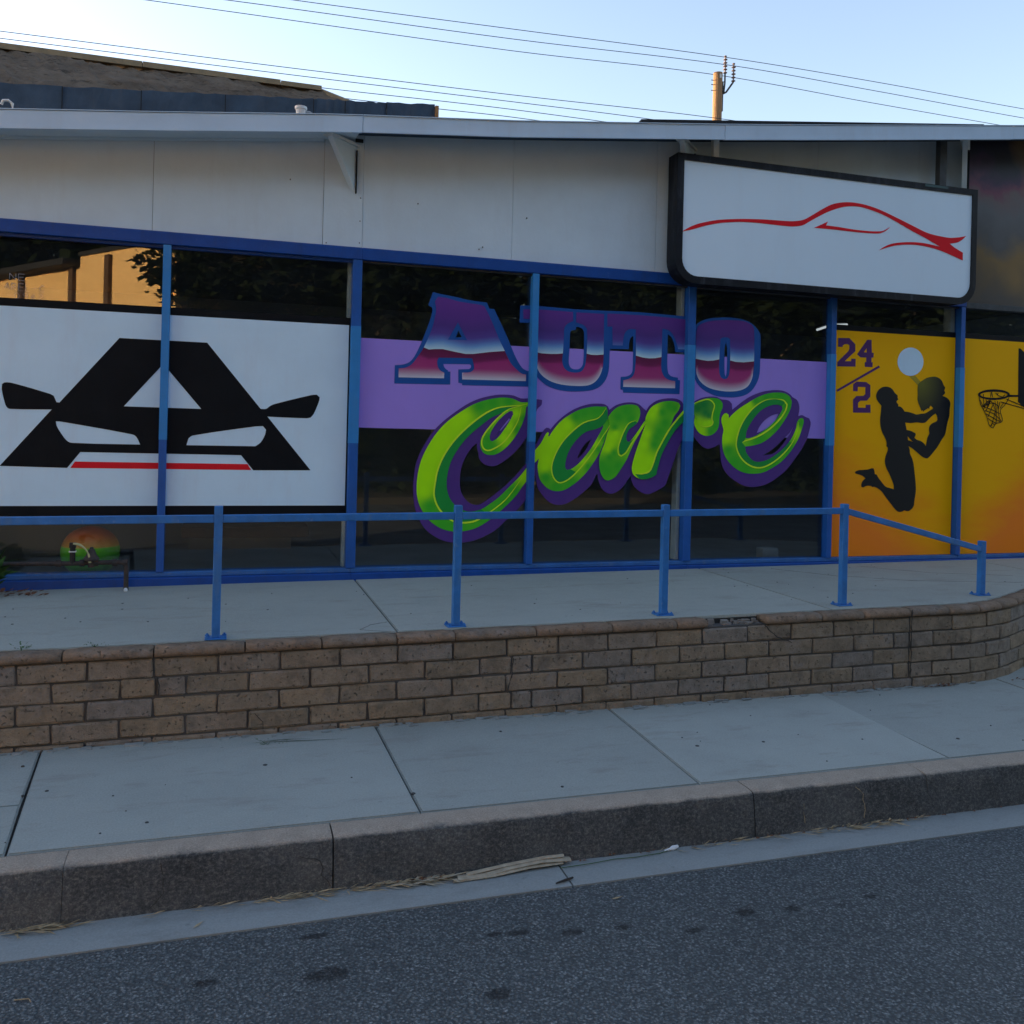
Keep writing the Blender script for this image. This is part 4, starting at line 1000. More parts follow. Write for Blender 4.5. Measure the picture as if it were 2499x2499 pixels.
brick_wall = thing('brick_wall', 'low tan slump-brick retaining wall with rounded cap course below the blue handrail', 'wall')
bm = bm_new()
def core_strip(bm, s0, s1, inset, z0, z1, depth):
    p0, a = wall_point(s0)[0], wall_point((s0 + s1) / 2)[1]
    d = Vector((math.cos(a), math.sin(a), 0))
    nrm = Vector((-d.y, d.x, 0))
    p1 = p0 + d * (s1 - s0)
    a0, a1 = p0 + nrm * inset, p1 + nrm * inset
    b0, b1 = p0 + nrm * depth, p1 + nrm * depth
    add_hex(bm, [(a0.x, a0.y, z0), (a1.x, a1.y, z0), (b1.x, b1.y, z0), (b0.x, b0.y, z0)],
            [(a0.x, a0.y, z1 + lift(a0.x)), (a1.x, a1.y, z1 + lift(a1.x)), (b1.x, b1.y, z1 + lift(b1.x)), (b0.x, b0.y, z1 + lift(b0.x))])
core_strip(bm, -12, ARC0, .012, -.2, .452, .10)
qs = [ARC0 + .075 * k for k in range(11)] + [9.5]
for qa, qb in zip(qs[:-1], qs[1:]):
    core_strip(bm, qa, qb + (.004 if qb < 9 else 0), .012 + .0004 * (qs.index(qa) % 2), -.2, .452, .10)
bmesh.ops.recalc_face_normals(bm, faces=bm.faces)
obj('mortar', bm, M['mortar'], brick_wall)

def brick_mesh(length, height, depth, seed, rough=.0045, bev=.008):
    rr = random.Random(seed)
    bm = box(-length / 2, length / 2, 0, depth, 0, height, bev, 1)
    for v in bm.verts:
        fr = 1.0 if v.co.y < depth * .5 else .2
        v.co += Vector((rr.uniform(-1, 1) * .8, rr.uniform(-.9, .6), rr.uniform(-1, 1) * .8)) * rough * fr
    me = mesh_from(bm, 'brick_shape', M['brick'])
    return me
MOD, CH = 0.325, 0.105
FULL = [brick_mesh(.316, .096, .09, 100 + k) for k in range(10)]
_cut_cache = {}
def place_brick(sa, sb, z0, h, mat='brick', name='brick'):
    """brick between arc positions sa..sb (edges), base height z0"""
    sm = (sa + sb) / 2
    p, a = wall_point(sm)
    ln = sb - sa - .009
    if ln < .02:
        return
    if abs(ln - .316) < .004 and abs(h - .096) < .002:
        me = R.choice(FULL)
    else:
        key = (round(ln, 2), round(h, 3))
        if key not in _cut_cache:
            _cut_cache[key] = brick_mesh(ln, h, .09, hash(key) % 999)
        me = _cut_cache[key]
    o = link(name, me, brick_wall)
    y_off = R.uniform(-.005, .004)
    o.location = (p.x - math.sin(a) * y_off, p.y + math.cos(a) * y_off, z0 + lift(p.x) + R.uniform(-.0012, .0012))
    o.rotation_euler = (R.uniform(-.008, .008), -SL + R.uniform(-.004, .004), a + R.uniform(-.006, .006))
    flip = R.random() < .5
    if flip:
        o.scale.x = -1
    return o
tops = [.345, .240, .135, .030]
S0, S1 = -2.28, 9.2
for c in range(4):
    off = 0.0 if c % 2 == 0 else MOD / 2
    joints = []
    s = -0.98 + off - MOD * 4
    while s < S1 + MOD:
        joints.append(s)
        s += MOD
    cuts = [1.655, 4.515] if c % 2 else [4.515]
    if c == 1: cuts.append(-0.315)
    for q in cuts:
        joints = [j for j in joints if abs(j - q) > .045] + [q]
    joints.sort()
    for a, b in zip(joints[:-1], joints[1:]):
        place_brick(a, b, tops[c] + .002, .096)
# bottom course, half buried behind the paving
joints = [-2.28 + MOD * k for k in range(35)]
for a, b in zip(joints[:-1], joints[1:]):
    place_brick(a, b, -.062, .086)
# rounded cap stones
def cap_stone(sa, sb, seed):
    rr = random.Random(seed)
    sm = (sa + sb) / 2
    p, a = wall_point(sm)
    half = (sb - sa) / 2 - .004
    prof = [(.105, .002), (.105, .046), (.06, .052), (.02, .052), (-.004, .047), (-.016, .034), (-.018, .018), (-.012, .004), (.0, .0)]
    bm = bm_new()
    rows = []
    n = 7
    for i in range(n + 1):
        x = -half + 2 * half * i / n
        sh = .004 if i in (0, n) else 0
        rows.append([bm.verts.new((x + rr.uniform(-.001, .001), y + rr.uniform(-.002, .002) + (sh if y < .01 else 0), z + rr.uniform(-.0018, .0018) - (sh if z > .02 else 0))) for y, z in prof])
    for r0, r1 in zip(rows[:-1], rows[1:]):
        for k in range(len(prof)):
            k2 = (k + 1) % len(prof)
            bm.faces.new([r0[k], r0[k2], r1[k2], r1[k]])
    bm.faces.new(rows[0])
    bm.faces.new(list(reversed(rows[-1])))
    bmesh.ops.recalc_face_normals(bm, faces=bm.faces)
    o = obj('cap_stone', bm, M['cap'], brick_wall, smooth=True)
    o.location = (p.x, p.y, .4515 + lift(p.x))
    o.rotation_euler = (rr.uniform(-.01, .01), -SL + rr.uniform(-.005, .005), a)
caps = [-2.09, -1.65, -1.21, -0.771, -0.332, 0.132, 0.542, 0.963, 1.305, 1.845, 2.10, 2.295, 2.734, 2.95]
caps[9:11] = [1.80]
for i, (a, b) in enumerate(zip(caps[:-1], caps[1:])):
    cap_stone(a, b, i)
for i, (a, b) in enumerate([(3.37, 3.80), (3.80, 4.13), (4.13, 4.51), (4.515, 4.84), (4.84, 5.11), (5.11, 5.36), (5.36, 5.62), (5.62, 5.96), (5.96, 6.30), (6.30, 6.66), (6.66, 7.0), (7.0, 7.4), (7.4, 7.8), (7.8, 8.2), (8.2, 8.6), (8.6, 9.0)]):
    cap_stone(a, b, 40 + i)
# broken cap: crumbled bedding mortar left where one stone is missing
bm = bm_new()
for k in range(26):
    x = R.uniform(2.96, 3.36)
    s = R.uniform(.008, .028)
    y = R.uniform(5.20, 5.275)
    vs, fs = add_box(bm, x - s, x + s, y - s * .5, y + s * .5, .452 + lift(x), .452 + lift(x) + R.uniform(.006, .035) * (0.4 + 8 * max(0, y - 5.20)))
    for v in vs:
        v.co += Vector((R.uniform(-1, 1), R.uniform(-1, 1), R.uniform(-.4, .4))) * s * .25
M['bedding'] = mat_concrete('crumbled_bedding', (0.25, 0.22, 0.19), rand=0.0)
tag(obj('broken_bedding', bm, M['bedding'], brick_wall), kind='stuff')
# settlement cracks through bricks
crack([(-0.331, 5.170, .45), (-0.328, 5.172, .35), (-0.308, 5.172, .345), (-0.302, 5.172, .25)], .0035, brick_wall, seed=11)
crack([(1.66, 5.172, .345), (1.655, 5.173, .245), (1.63, 5.172, .14)], .003, brick_wall, seed=12)
crack([(3.36, 5.170, .47), (3.46, 5.171, .39), (3.565, 5.171, .35)], .0035, brick_wall, seed=13)
crack([(4.515, 5.168, .53), (4.516, 5.172, .06)], .0045, brick_wall, seed=14)
crack([(0.19, 5.172, .12), (0.23, 5.172, .07), (0.235, 5.172, .03)], .0022, brick_wall, seed=15)

# terrace slabs
terrace = link('terrace', None)
tag(terrace, kind='structure')
def front_y(x):
    if x <= ARC0: return 5.292
    best = min(_wp, key=lambda p: abs(p[0] - p[1] * 0 - math.sin(p[2]) * .112 - x))
    return best[1] + math.cos(best[2]) * .112
CUTX = (4.95, 5.1, 5.25, 5.4, 5.55)
def terrace_slab(xs_front, x0, x1, gap):
    bm = bm_new()
    xs = [x0 + gap] + [q for q in CUTX if x0 + .02 < q < x1 - .02] + [x1 - gap]
    front = [(x, front_y(x)) for x in xs]
    pts = front + [(x1 - gap, 7.13), (x0 + gap, 7.13)]
    add_hex(bm, [(x, y, .25) for x, y in pts], [(x, y, .4995 + lift(x)) for x, y in pts])
    bmesh.ops.recalc_face_normals(bm, faces=bm.faces)
    top = [e for e in bm.edges if all(v.co.z > .38 for v in e.verts)]
    bmesh.ops.bevel(bm, geom=top, offset=.005, segments=2, affect='EDGES')
    obj('slab', bm, M['terrace'], terrace)
tx = [-12, -7.9, -4.95, -1.98, 0.985, 3.96, 6.9, 8.5]
for a, b in zip(tx[:-1], tx[1:]):
    terrace_slab(None, a, b, .005)
bm = bm_new()
pts = [(-12, 5.285)] + [(q, front_y(q) - .005) for q in CUTX] + [(8.5, front_y(8.5) - .005), (8.5, 7.4), (-12, 7.4)]
add_hex(bm, [(x, y, -.2) for x, y in pts], [(x, y, .482 + lift(x)) for x, y in pts])
bmesh.ops.recalc_face_normals(bm, faces=bm.faces)
obj('terrace_fill', bm, M['concbed'], terrace)
def tz(x): return .4995 + lift(x)
crack([(0.966, 5.55, tz(.97)), (0.86, 5.50, tz(.86)), (0.78, 5.38, tz(.78)), (0.86, 5.33, tz(.86)), (0.95, 5.30, tz(.95))], .0016, terrace, seed=21)
crack([(4.6, 7.0, tz(4.6)), (4.9, 6.55, tz(4.9)), (5.4, 6.2, tz(5.4)), (6.2, 5.95, tz(6.2)), (7.0, 6.0, tz(7))], .0017, terrace, seed=22, step=.06)
crack([(5.5, 6.95, tz(5.5)), (5.9, 6.5, tz(5.9)), (6.5, 6.25, tz(6.5))], .0014, terrace, seed=23, step=.06)
# scuffs: thin dark chips
bm = bm_new()
for k in range(46):
    x, y = R.uniform(-1.3, 6.3), R.uniform(5.6, 7.05)
    s = R.uniform(.003, .009)
    add_lathe(bm, [(0, tz(x) + .003), (s * .7, tz(x) + .0025), (s, tz(x) - .001)], x, y, 6)
tag(obj('grit_spots', bm, M['gum'], terrace), kind='stuff')

# ================================================================== SHOP BUILDING
shop = thing('shop_building', 'single-storey shop with blue-framed shopfront windows, white upper wall and sloping eave', 'building')
GY = 7.22                                       # plane of the glass
HZ0, HZ1 = 2.985, 3.078                         # header board
SZ = 0.590                                      # top of sill
mull_x = [-0.433, 0.952, 2.414, 3.854, 5.307, 6.770, 8.22]
ext_x = [-9.1, -7.65, -6.2, -4.75, -3.3, -1.87]
allx = ext_x + mull_x
# base kerb and sill
def strip_part(name, xs, y0, y1, z0, z1, mat, bev=.004):
    for a, b in zip(xs[:-1], xs[1:]):
        obj(name, box(a, b, y0, y1, z0, z1, bev, 1), mat, shop)
strip_part('base_board', [-9.6, -3.3, 0.952, 3.854, 6.77, 9.6], 7.125, 7.33, .44, .556, M['blue'], .006)
strip_part('window_sill', [-9.6, -3.3, 0.952, 3.854, 6.77, 9.6], 7.165, 7.30, .5565, SZ, M['midblue'], .004)
strip_part('header_board', [-9.6, -3.3, 0.985, 6.80], 7.150, 7.30, HZ0, HZ1, M['blue'], .004)
strip_part('header_board', [6.803, 9.6], 7.16, 7.30, 2.975, 3.03, M['darksteel'], .004)
strip_part('glazing_bead', [-9.6, 0.93], 7.186, 7.215, HZ0 - .022, HZ0 - .0005, M['blue'], .002)
strip_part('glazing_bead', [0.98, 6.75], 7.19, 7.215, HZ0 - .016, HZ0 - .0005, M['darksteel'], .002)
# mullions: paint changes shade where the murals were masked
bands = {-0.433: (1.56, 2.984), 0.952: (1.56, 2.47), 2.414: (1.60, 2.984), 3.854: (1.63, 2.47), 5.307: (1.62, 2.46), 6.770: (1.63, 2.40), 8.22: (1.6, 2.4)}
for x in allx:
    lo, hi = bands.get(x, (1.6, 2.4))
    w = .036 if x in (0.952, 3.854) else .026
    mu = obj('mullion', box(x - w, x + w, 7.155, 7.245, SZ + .0005, HZ0 - .0005, .003, 1), M['postblue'], shop)
    bm = bm_new()
    # the lighter coat wraps the mullion as a thin skin
    add_box(bm, x - w - .0012, x + w + .0012, 7.1535, 7.214, lo, hi - .001)
    obj('light_coat', bm, M['lightblue'], mu)
# panes
for a, b in zip(allx[:-1], allx[1:]):
    obj('window_pane', box(a + .025, b - .025, GY, GY + .008, SZ + .001, HZ0 - .001), M['glass'], shop)
# wall panels above the header
def eave(x):
    pts = [(-9.5, 2.77), (-1.464, 3.603), (-0.454, 3.709), (0.662, 3.834), (0.929, 3.860), (2.066, 3.960), (3.926, 4.159), (5.051, 4.290), (6.938, 4.517), (7.079, 4.534), (9.6, 4.84)]
    for (a, za), (b, zb) in zip(pts[:-1], pts[1:]):
        if x <= b:
            return za + (zb - za) * (x - a) / (b - a)
    return pts[-1][1]
wx = [-9.6, -6.6, -3.6, -0.543, 0.683, 0.985, 2.209, 3.505, 5.125, 6.243, 6.80]
for a, b in zip(wx[:-1], wx[1:]):
    g = .0015
    proud = .008 if a == 0.683 else R.uniform(0, .002)
    bm = bm_new()
    prism_xz(bm, [(a + g, HZ1 + .001), (b - g, HZ1 + .001), (b - g, max(3.2, eave(b) + .16)), (a + g, max(3.2, eave(a) + .16))], 7.20 - proud, 7.26)
    obj('wall_panel', bm, M['wall'], shop)
bm = bm_new()
prism_xz(bm, [(-9.6, HZ1 - .01), (6.81, HZ1 - .01), (6.81, 4.5), (-9.6, 2.85)], 7.215, 7.28)
obj('wall_backing', bm, M['concbed'], shop)
bm = bm_new()
prism_xz(bm, [(6.806, 3.031), (9.6, 3.031), (9.6, eave(9.6) + .16), (6.806, eave(6.806) + .16)], 7.185, 7.25)
tag(obj('wall_panel', bm, M['banner'], shop), 'dark printed panel with blurred brown and purple lights')
# nail heads on the upper wall
bm = bm_new()
for x, z in [(0.43, 3.56), (1.42, 3.47), (1.93, 3.15), (1.96, 3.17), (0.965, 3.12), (0.965, 3.29), (0.71, 3.10), (0.965, 3.47), (2.33, 3.44)]:
    add_box(bm, x - .004, x + .004, 7.1875, 7.205, z - .004, z + .004)
tag(obj('nail_heads', bm, M['darksteel'], shop), kind='stuff')
# fascia boards in lengths, soffit, roof deck
fx = [-9.5, -5.2, 0.915, 3.915, 6.94, 9.6]
def ft(x): return eave(x) + .118
for i, (a, b) in enumerate(zip(fx[:-1], fx[1:])):
    xs = [a + .002] + [q for q in (-1.464, -0.454, 0.662, 2.066, 5.051) if a < q < b] + [b - .002]
    d = .003 if i % 2 else 0.0
    bm = bm_new()
    prism_xz(bm, [(x, eave(x) - d) for x in xs] + [(x, ft(x) - d) for x in reversed(xs)], 6.785 - d, 6.815)
    obj('fascia_board', bm, M['fascia'], shop)
    bm = bm_new()
    prism_xz(bm, [(x, eave(x) - .006 - d) for x in xs] + [(x, eave(x) + .010 - d) for x in reversed(xs)], 6.778 - d, 6.7845 - d)
    obj('drip_edge', bm, M['fascia'], shop)
    bm = bm_new()
    prism_xz(bm, [(x, ft(x) + .0005) for x in xs] + [(x, ft(x) + .006) for x in reversed(xs)], 6.775, 6.82)
    obj('roof_edge_flashing', bm, M['fascia'], shop)
xs = [-9.5, -1.464, -0.454, 0.662, 0.910, 0.935, 2.066, 3.926, 5.051, 6.938, 9.6]
bm = bm_new()
rows = []
for x in xs:
    up, ri = (.022, .045) if x < 0.92 else (.030, .125)
    rows.append([bm.verts.new((x, 6.815, eave(x) + up)), bm.verts.new((x, 7.26, eave(x) + up + ri)), bm.verts.new((x, 7.26, eave(x) + up + ri + .03)), bm.verts.new((x, 6.815, eave(x) + up + .05))])
for r0, r1 in zip(rows[:-1], rows[1:]):
    for k in range(4):
        bm.faces.new([r0[k], r0[(k + 1) % 4], r1[(k + 1) % 4], r1[k]])
bmesh.ops.recalc_face_normals(bm, faces=bm.faces)
obj('soffit', bm, M['wall'], shop)
bm = bm_new()
prism_xz(bm, [(x, eave(x) + .040) for x in (-9.5, -1.464, -.454, .675)] + [(x, eave(x) + .062) for x in (.675, -.454, -1.464, -9.5)], 7.165, 7.192)
obj('soffit_trim', bm, M['wall'], shop)
bm = bm_new()
rows = []
for x in xs:
    z = ft(x)
    rows.append([bm.verts.new((x, 6.82, z - .03)), bm.verts.new((x, 16, z + .14)), bm.verts.new((x, 16, z + .18)), bm.verts.new((x, 6.82, z + .004))])
for r0, r1 in zip(rows[:-1], rows[1:]):
    for k in range(4):
        bm.faces.new([r0[k], r0[(k + 1) % 4], r1[(k + 1) % 4], r1[k]])
bm.faces.new(rows[0]); bm.faces.new(list(reversed(rows[-1])))
bmesh.ops.recalc_face_normals(bm, faces=bm.faces)
obj('roof_deck', bm, M['felt'], shop)
# side walls, back wall, floor, ceiling
obj('side_wall', box(-9.6, -9.45, 7.26, 16, -.2, 2.9), M['wall'], shop)
obj('side_wall', box(9.45, 9.6, 7.26, 16, -.2, 4.9), M['wall'], shop)
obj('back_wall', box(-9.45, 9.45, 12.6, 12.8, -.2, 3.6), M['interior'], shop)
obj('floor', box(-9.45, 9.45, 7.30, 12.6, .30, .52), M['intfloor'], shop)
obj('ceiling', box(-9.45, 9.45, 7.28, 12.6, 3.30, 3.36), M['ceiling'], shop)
# diagonal partition behind the left windows
bm = bm_new()
d = Vector((1.02, .70, 0)).normalized()
p0 = Vector((-4.2, 6.73 + .05, 0)); p0 = Vector((-1.736, 8.42, 0)) - d * 1.2
p1 = Vector((-1.736, 8.42, 0)) + d * 2.6
nrm = Vector((-d.y, d.x, 0))
add_hex(bm, [(p0.x, p0.y, .5205), (p1.x, p1.y, .5205), (p1.x + nrm.x * .1, p1.y + nrm.y * .1, .5205), (p0.x + nrm.x * .1, p0.y + nrm.y * .1, .5205)],
        [(p0.x, p0.y, 2.6), (p1.x, p1.y, 2.6), (p1.x + nrm.x * .1, p1.y + nrm.y * .1, 2.6), (p0.x + nrm.x * .1, p0.y + nrm.y * .1, 2.6)])
bmesh.ops.recalc_face_normals(bm, faces=bm.faces)
obj('partition', bm, M['interior'], shop)
# pale steel columns just behind the glass at every second mullion
for x in (-4.75, -1.87, 0.952, 3.854, 6.770):
    obj('column', box(x - .055, x + .045, 7.262, 7.36, .521, 3.29, .004, 1), M['column'], shop)
# roof-beam fins on the upper wall, each on the skew of the roof beams
def fin(x, ztop, zbot, L_):
    dv = Vector((-.69, -.725, 0))
    sd = Vector((.725, -.69, 0)) * .022
    w = Vector((x, 7.195, 0))
    bm = bm_new()
    tri = [w + Vector((0, 0, zbot)), w + Vector((0, 0, ztop)), w + dv * L_ + Vector((0, 0, ztop))]
    add_hex(bm, [p - sd for p in tri], [p + sd for p in tri])
    bmesh.ops.recalc_face_normals(bm, faces=bm.faces)
    f = obj('beam_fin', bm, M['wall'], shop)
    bm = bm_new()
    c = w + dv * (L_ * .5)
    pl = [c - dv * (L_ * .62) - sd * 1.9, c + dv * (L_ * .6) - sd * 1.9, c + dv * (L_ * .6) + sd * 1.9, c - dv * (L_ * .62) + sd * 1.9]
    add_hex(bm, [(p.x, p.y, ztop + .0005) for p in pl], [(p.x, p.y, ztop + .02) for p in pl])
    bmesh.ops.recalc_face_normals(bm, faces=bm.faces)
    obj('beam_plate', bm, M['column'], f)
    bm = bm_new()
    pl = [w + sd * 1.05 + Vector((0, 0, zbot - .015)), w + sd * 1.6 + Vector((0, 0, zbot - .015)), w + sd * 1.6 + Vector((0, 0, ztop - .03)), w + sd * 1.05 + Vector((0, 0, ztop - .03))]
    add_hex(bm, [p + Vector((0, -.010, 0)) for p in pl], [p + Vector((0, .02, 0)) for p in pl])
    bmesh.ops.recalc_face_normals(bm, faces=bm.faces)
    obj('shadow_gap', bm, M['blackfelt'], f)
fin(0.905, 3.86, 3.515, .30)
fin(3.825, 4.165, 3.60, .30)
fin(6.775, 4.51, 3.75, .30)
# dark slot beside the first fin
obj('vent_slot', box(.915, .975, 7.178, 7.21, 3.900, 3.925), M['blackfelt'], shop)

# rooftop felt upstand, in lapped sheets
def top_z(x): return 5.096 + (x + 2.271) * .0795
para = thing('roof_parapet', 'dark grey-blue felt-covered parapet rising behind the left eave', 'parapet')
px_ = [-6.2, -4.4, -2.9, -1.69, -0.93, -0.08, 0.86, 1.21, 1.68, 2.245]
for i, (a, b) in enumerate(zip(px_[:-1], px_[1:])):
    n = 8
    bm = bm_new()
    front, back = [], []
    rr = random.Random(i + 60)
    cols = []
    for k in range(n + 1):
        x = a + (b - a) * k / n
        t = top_z(x) + rr.uniform(-.008, .008)
        col = []
        for q in range(5):
            zz = 3.85 + (t - 3.85) * q / 4
            col.append(bm.verts.new((x, 10.50 + rr.uniform(-.014, .014) + (i % 2) * .006, zz)))
        col.append(bm.verts.new((x, 10.78, t + .01)))
        cols.append(col)
    for c0, c1 in zip(cols[:-1], cols[1:]):
        for q in range(5):
            bm.faces.new([c0[q], c1[q], c1[q + 1], c0[q + 1]])
    bmesh.ops.recalc_face_normals(bm, faces=bm.faces)
    for f in bm.faces:
        pass
    obj('felt_sheet', bm, M['felt'], para)
    if i:
        obj('felt_lap', box(a - .004, a + .004, 10.478, 10.49, 3.85, top_z(a) - .012), M['blackfelt'], para)
obj('parapet_core', box(-6.2, 2.24, 10.54, 10.76, 3.7, 4.95), M['felt'], para)
obj('end_board', box(2.247, 2.285, 10.47, 10.80, 3.7, top_z(2.27) - .02), M['board'], para)
# dark felt ridge at the right
bm = bm_new()
add_hex(bm, [(4.14, 8.98, 4.3), (8.75, 8.98, 4.6), (8.75, 9.5, 4.6), (4.14, 9.5, 4.3)], [(4.18, 9.0, 5.055), (8.75, 9.0, 5.56), (8.75, 9.5, 5.52), (4.18, 9.5, 5.0)])
bmesh.ops.recalc_face_normals(bm, faces=bm.faces)
rr_ = tag(obj('roof_curb', bm, M['blackfelt']), 'long low black felt roof curb showing above the right eave', 'roof curb')
bm = bm_new()
add_tube(bm, [(1.90, 9.4, 4.2), (1.90, 9.4, 4.77)], .05, 8)
# small roof fittings
rv = thing('roof_vent', 'small white pipe fitting with bent spout on the left roof edge', 'vent', (0, 0, 0))
bm.free(); bm = bm_new()
add_lathe(bm, [(.0, 4.035), (.030, 4.035), (.034, 4.05), (.038, 4.115), (.046, 4.12), (.046, 4.14), (.0, 4.142)], .50, 7.25, 12)
obj('cup', bm, M['pvc'], rv, smooth=False)
bm = bm_new()
add_tube(bm, [(.535, 7.25, 4.105), (.565, 7.25, 4.105), (.59, 7.25, 4.09), (.607, 7.25, 4.06), (.612, 7.25, 4.0)], .011, 8)
obj('spout', bm, M['galv'], rv)
bm = bm_new()
add_tube(bm, [(.50, 7.25, 3.96), (.50, 7.25, 4.04)], .02, 8)
obj('stem', bm, M['pvc'], rv)
cd = thing('roof_conduit', 'dark conduit with a pale hooked end lying on the roof at far left', 'conduit')
bm = bm_new()
add_tube(bm, [(-1.95, 8.2, 4.10), (-1.2, 8.2, 4.085), (-.5, 8.15, 4.10), (-.3, 8.1, 4.02)], [.035, .03, .025, .02], 7)
obj('pipe', bm, M['darksteel'], cd)
bm = bm_new()
add_tube(bm, [(-1.75, 8.16, 4.17), (-1.735, 8.15, 4.20), (-1.70, 8.15, 4.205), (-1.67, 8.15, 4.18), (-1.665, 8.15, 4.12), (-1.5, 8.15, 4.105)], .012, 6)
obj('hook', bm, M['pvc'], cd)

# ================================================================== MURALS ON THE GLASS
# white panel with the black emblem
mural = thing('car_emblem_mural', 'white window mural with black front-view car emblem and red bumper line', 'mural')
YA = GY
def rect(x0, x1, z0, z1): return [(x0, z0), (x1, z0), (x1, z1), (x0, z1)]
decal('border', rect(-3.26, .918, 1.000, 2.535), [], M['black'], YA - .002, mural, sm=False)
decal('white_field', rect(-3.22, .904, 1.072, 2.478), [], M['whiteart'], YA - .004, mural, sm=False)
decal('emblem', ART['logo'], [ART['logo_h1'], ART['logo_h2'], ART['logo_h3']], M['black'], YA - .006, mural, sm=True)
decal('red_stripe', ART['logo_red'], [], M['redart'], YA - .006, mural, sm=False)

# lettering
lm = thing('lettering_mural', 'painted window lettering AUTO in chrome purple over Care in green script on a lavender band', 'mural')
for a, b in [(0.990, 2.382), (2.446, 3.816), (3.892, 5.276)]:
    decal('lavender_band', rect(a - .02, b + .02, 1.682, 2.385 if a < 1 else 2.388), [], M['lavender'], YA - .002, lm, sm=False)
UP = [(0.0, (.58, .74, .80)), (.02, (.40, .62, .78)), (.055, (.17, .36, .66)), (.085, (.11, .17, .47)), (.125, (.095, .055, .30)), (.19, (.085, .035, .225)), (.30, (.12, .035, .26)), (.40, (.15, .04, .28))]
DN = [(0.0, (.13, .012, .06)), (.065, (.17, .014, .085)), (.085, (.36, .030, .17)), (.14, (.38, .040, .185)), (.30, (.40, .06, .20))]
def chrome(name, key, has_hole, fillhole, ybase):
    out = ART[key + '_out']
    holes = [ART[has_hole]] if has_hole else []
    letter = decal('letter', out, holes, M['letterblue'], ybase, lm, sm=True)
    fill = smooth_loop(ART[key + '_fill'])
    wave = ART[key + '_wave']
    wave = [(wave[0][0] - .5, wave[0][1])] + wave + [(wave[-1][0] + .5, wave[-1][1])]
    zb = min(p[1] for p in fill)
    def wz(x):
        for (xa, za), (xb, zb_) in zip(wave[:-1], wave[1:]):
            if xa <= x <= xb:
                return za + (zb_ - za) * (x - xa) / (xb - xa + 1e-9)
        return wave[-1][1] if x > wave[-1][0] else wave[0][1]
    def colour(x, z, up):
        d = z - wz(x)
        if up:
            return lerp3(UP, max(0, d))
        c = lerp3(DN, max(0, -d))
        # paint fades to white along the lower edge of the letter
        best = None
        for i in range(len(fill)):
            (xa, za), (xb, zb2) = fill[i], fill[(i + 1) % len(fill)]
            if (xa <= x < xb) or (xb <= x < xa):
                zz = za + (zb2 - za) * (x - xa) / (xb - xa)
                if zz <= z + 1e-4 and (best is None or zz < best):
                    best = zz
        if best is None: best = zb
        lim = zb + (.16 if key in 'UO' else .08)
        if best < lim:
            e = max(0, z - best)
            k = max(0, 1 - e / .085) ** 1.3
            c = tuple(p + (q - p) * k for p, q in zip(c, (.66, .66, .74)))
        return c
    fh = [ART[fillhole]] if fillhole else []
    decal('letter_face', ART[key + '_fill'], fh, M['spray'], ybase - .002, letter, True, .016, colour, wave)
chrome('letter', 'A', 'A_hole', 'A_fhole', YA - .004)
chrome('letter', 'U', 'U_hole', None, YA - .0045)
chrome('letter', 'T', None, None, YA - .0040)
chrome('letter', 'O', 'O_hole', 'O_fhole', YA - .0042)

LIME = (.46, .98, .001)
MIDG = (.045, .47, .02)
DARK = (.012, .30, .045)
HI = (.66, .98, .03)
def m_simple(name, col):
    return paint(name, col, 0.55, 0.06, 6, spec=0.25, dirt_amt=0.03)
M['darkgreen'] = m_simple('dark_green_art_paint', DARK)
M['limeline'] = m_simple('lime_line_art_paint', HI)
def script(key_p, key_g, y0, phole=(), ghole=(), dark=None, lines=(), lime='', mid='', wid=.012):
    sh = decal('letter', ART[key_p], [ART[h] for h in phole], M['purple'], y0, lm) if key_p else None
    par = sh or lm
    samples = [(p, LIME) for p in ART[lime]] + [(p, MIDG) for p in ART[mid]]
    decal('letter_face', ART[key_g], [ART[h] for h in ghole], M['spray'], y0 - .002 if key_p else y0, par, True, .016, idw(samples))
    if dark:
        decal('letter_shade', ART[dark], [], M['darkgreen'], y0 - .0035, par)
    for l, w in lines:
        ribbon('letter_highlight', ART[l], w, M['limeline'], y0 - .005, par)
    return par
script('C_pur', 'C_grn', YA - .006, ['C_phole'], ['C_ghole'], 'C_dark', [('C_line', .014), ('C_line2', .012)], 'C_lime', 'C_mid')
pa = script('a_pur', 'a_grn', YA - .0066, ['a_phole'], ['a_ghole'], 'a_dark', [('a_line', .011)], 'a_lime', 'a_mid')
def script_more(par, key_g, y, dark, line, lime, mid, w=.011):
    samples = [(p, LIME) for p in ART[lime]] + [(p, MIDG) for p in ART[mid]]
    decal('letter_face', ART[key_g], [], M['spray'], y, par, True, .016, idw(samples))
    decal('letter_shade', ART[dark], [], M['darkgreen'], y - .0012, par)
    ribbon('letter_highlight', ART[line], w, M['limeline'], y - .0024, par)
script_more(pa, 'n_grn', YA - .0128, 'n_dark', 'n_line', 'n_lime', 'n_mid')
script_more(pa, 'r_grn', YA - .0164, 'r_dark', 'r_line', 'r_lime', 'r_mid', .014)
pe = script('lobe_pur', 'lobe_grn', YA - .0072, [], [], None, [('lobe_line', .011)], 'lobe_lime', 'lobe_mid')
decal('letter_face', ART['lobe_in'], [], M['spray'], YA - .0106, pe, True, .014, idw([(p, LIME) for p in ART['lobein_lime']] + [(p, (.012, .27, .04)) for p in ART['lobein_mid']]))
script('e_pur', 'e_grn', YA - .0078, ['e_ph1', 'e_ph2'], ['e_ghole'], 'e_dark', [('e_line', .013), ('e_line2', .015)], 'e_lime', 'e_mid')

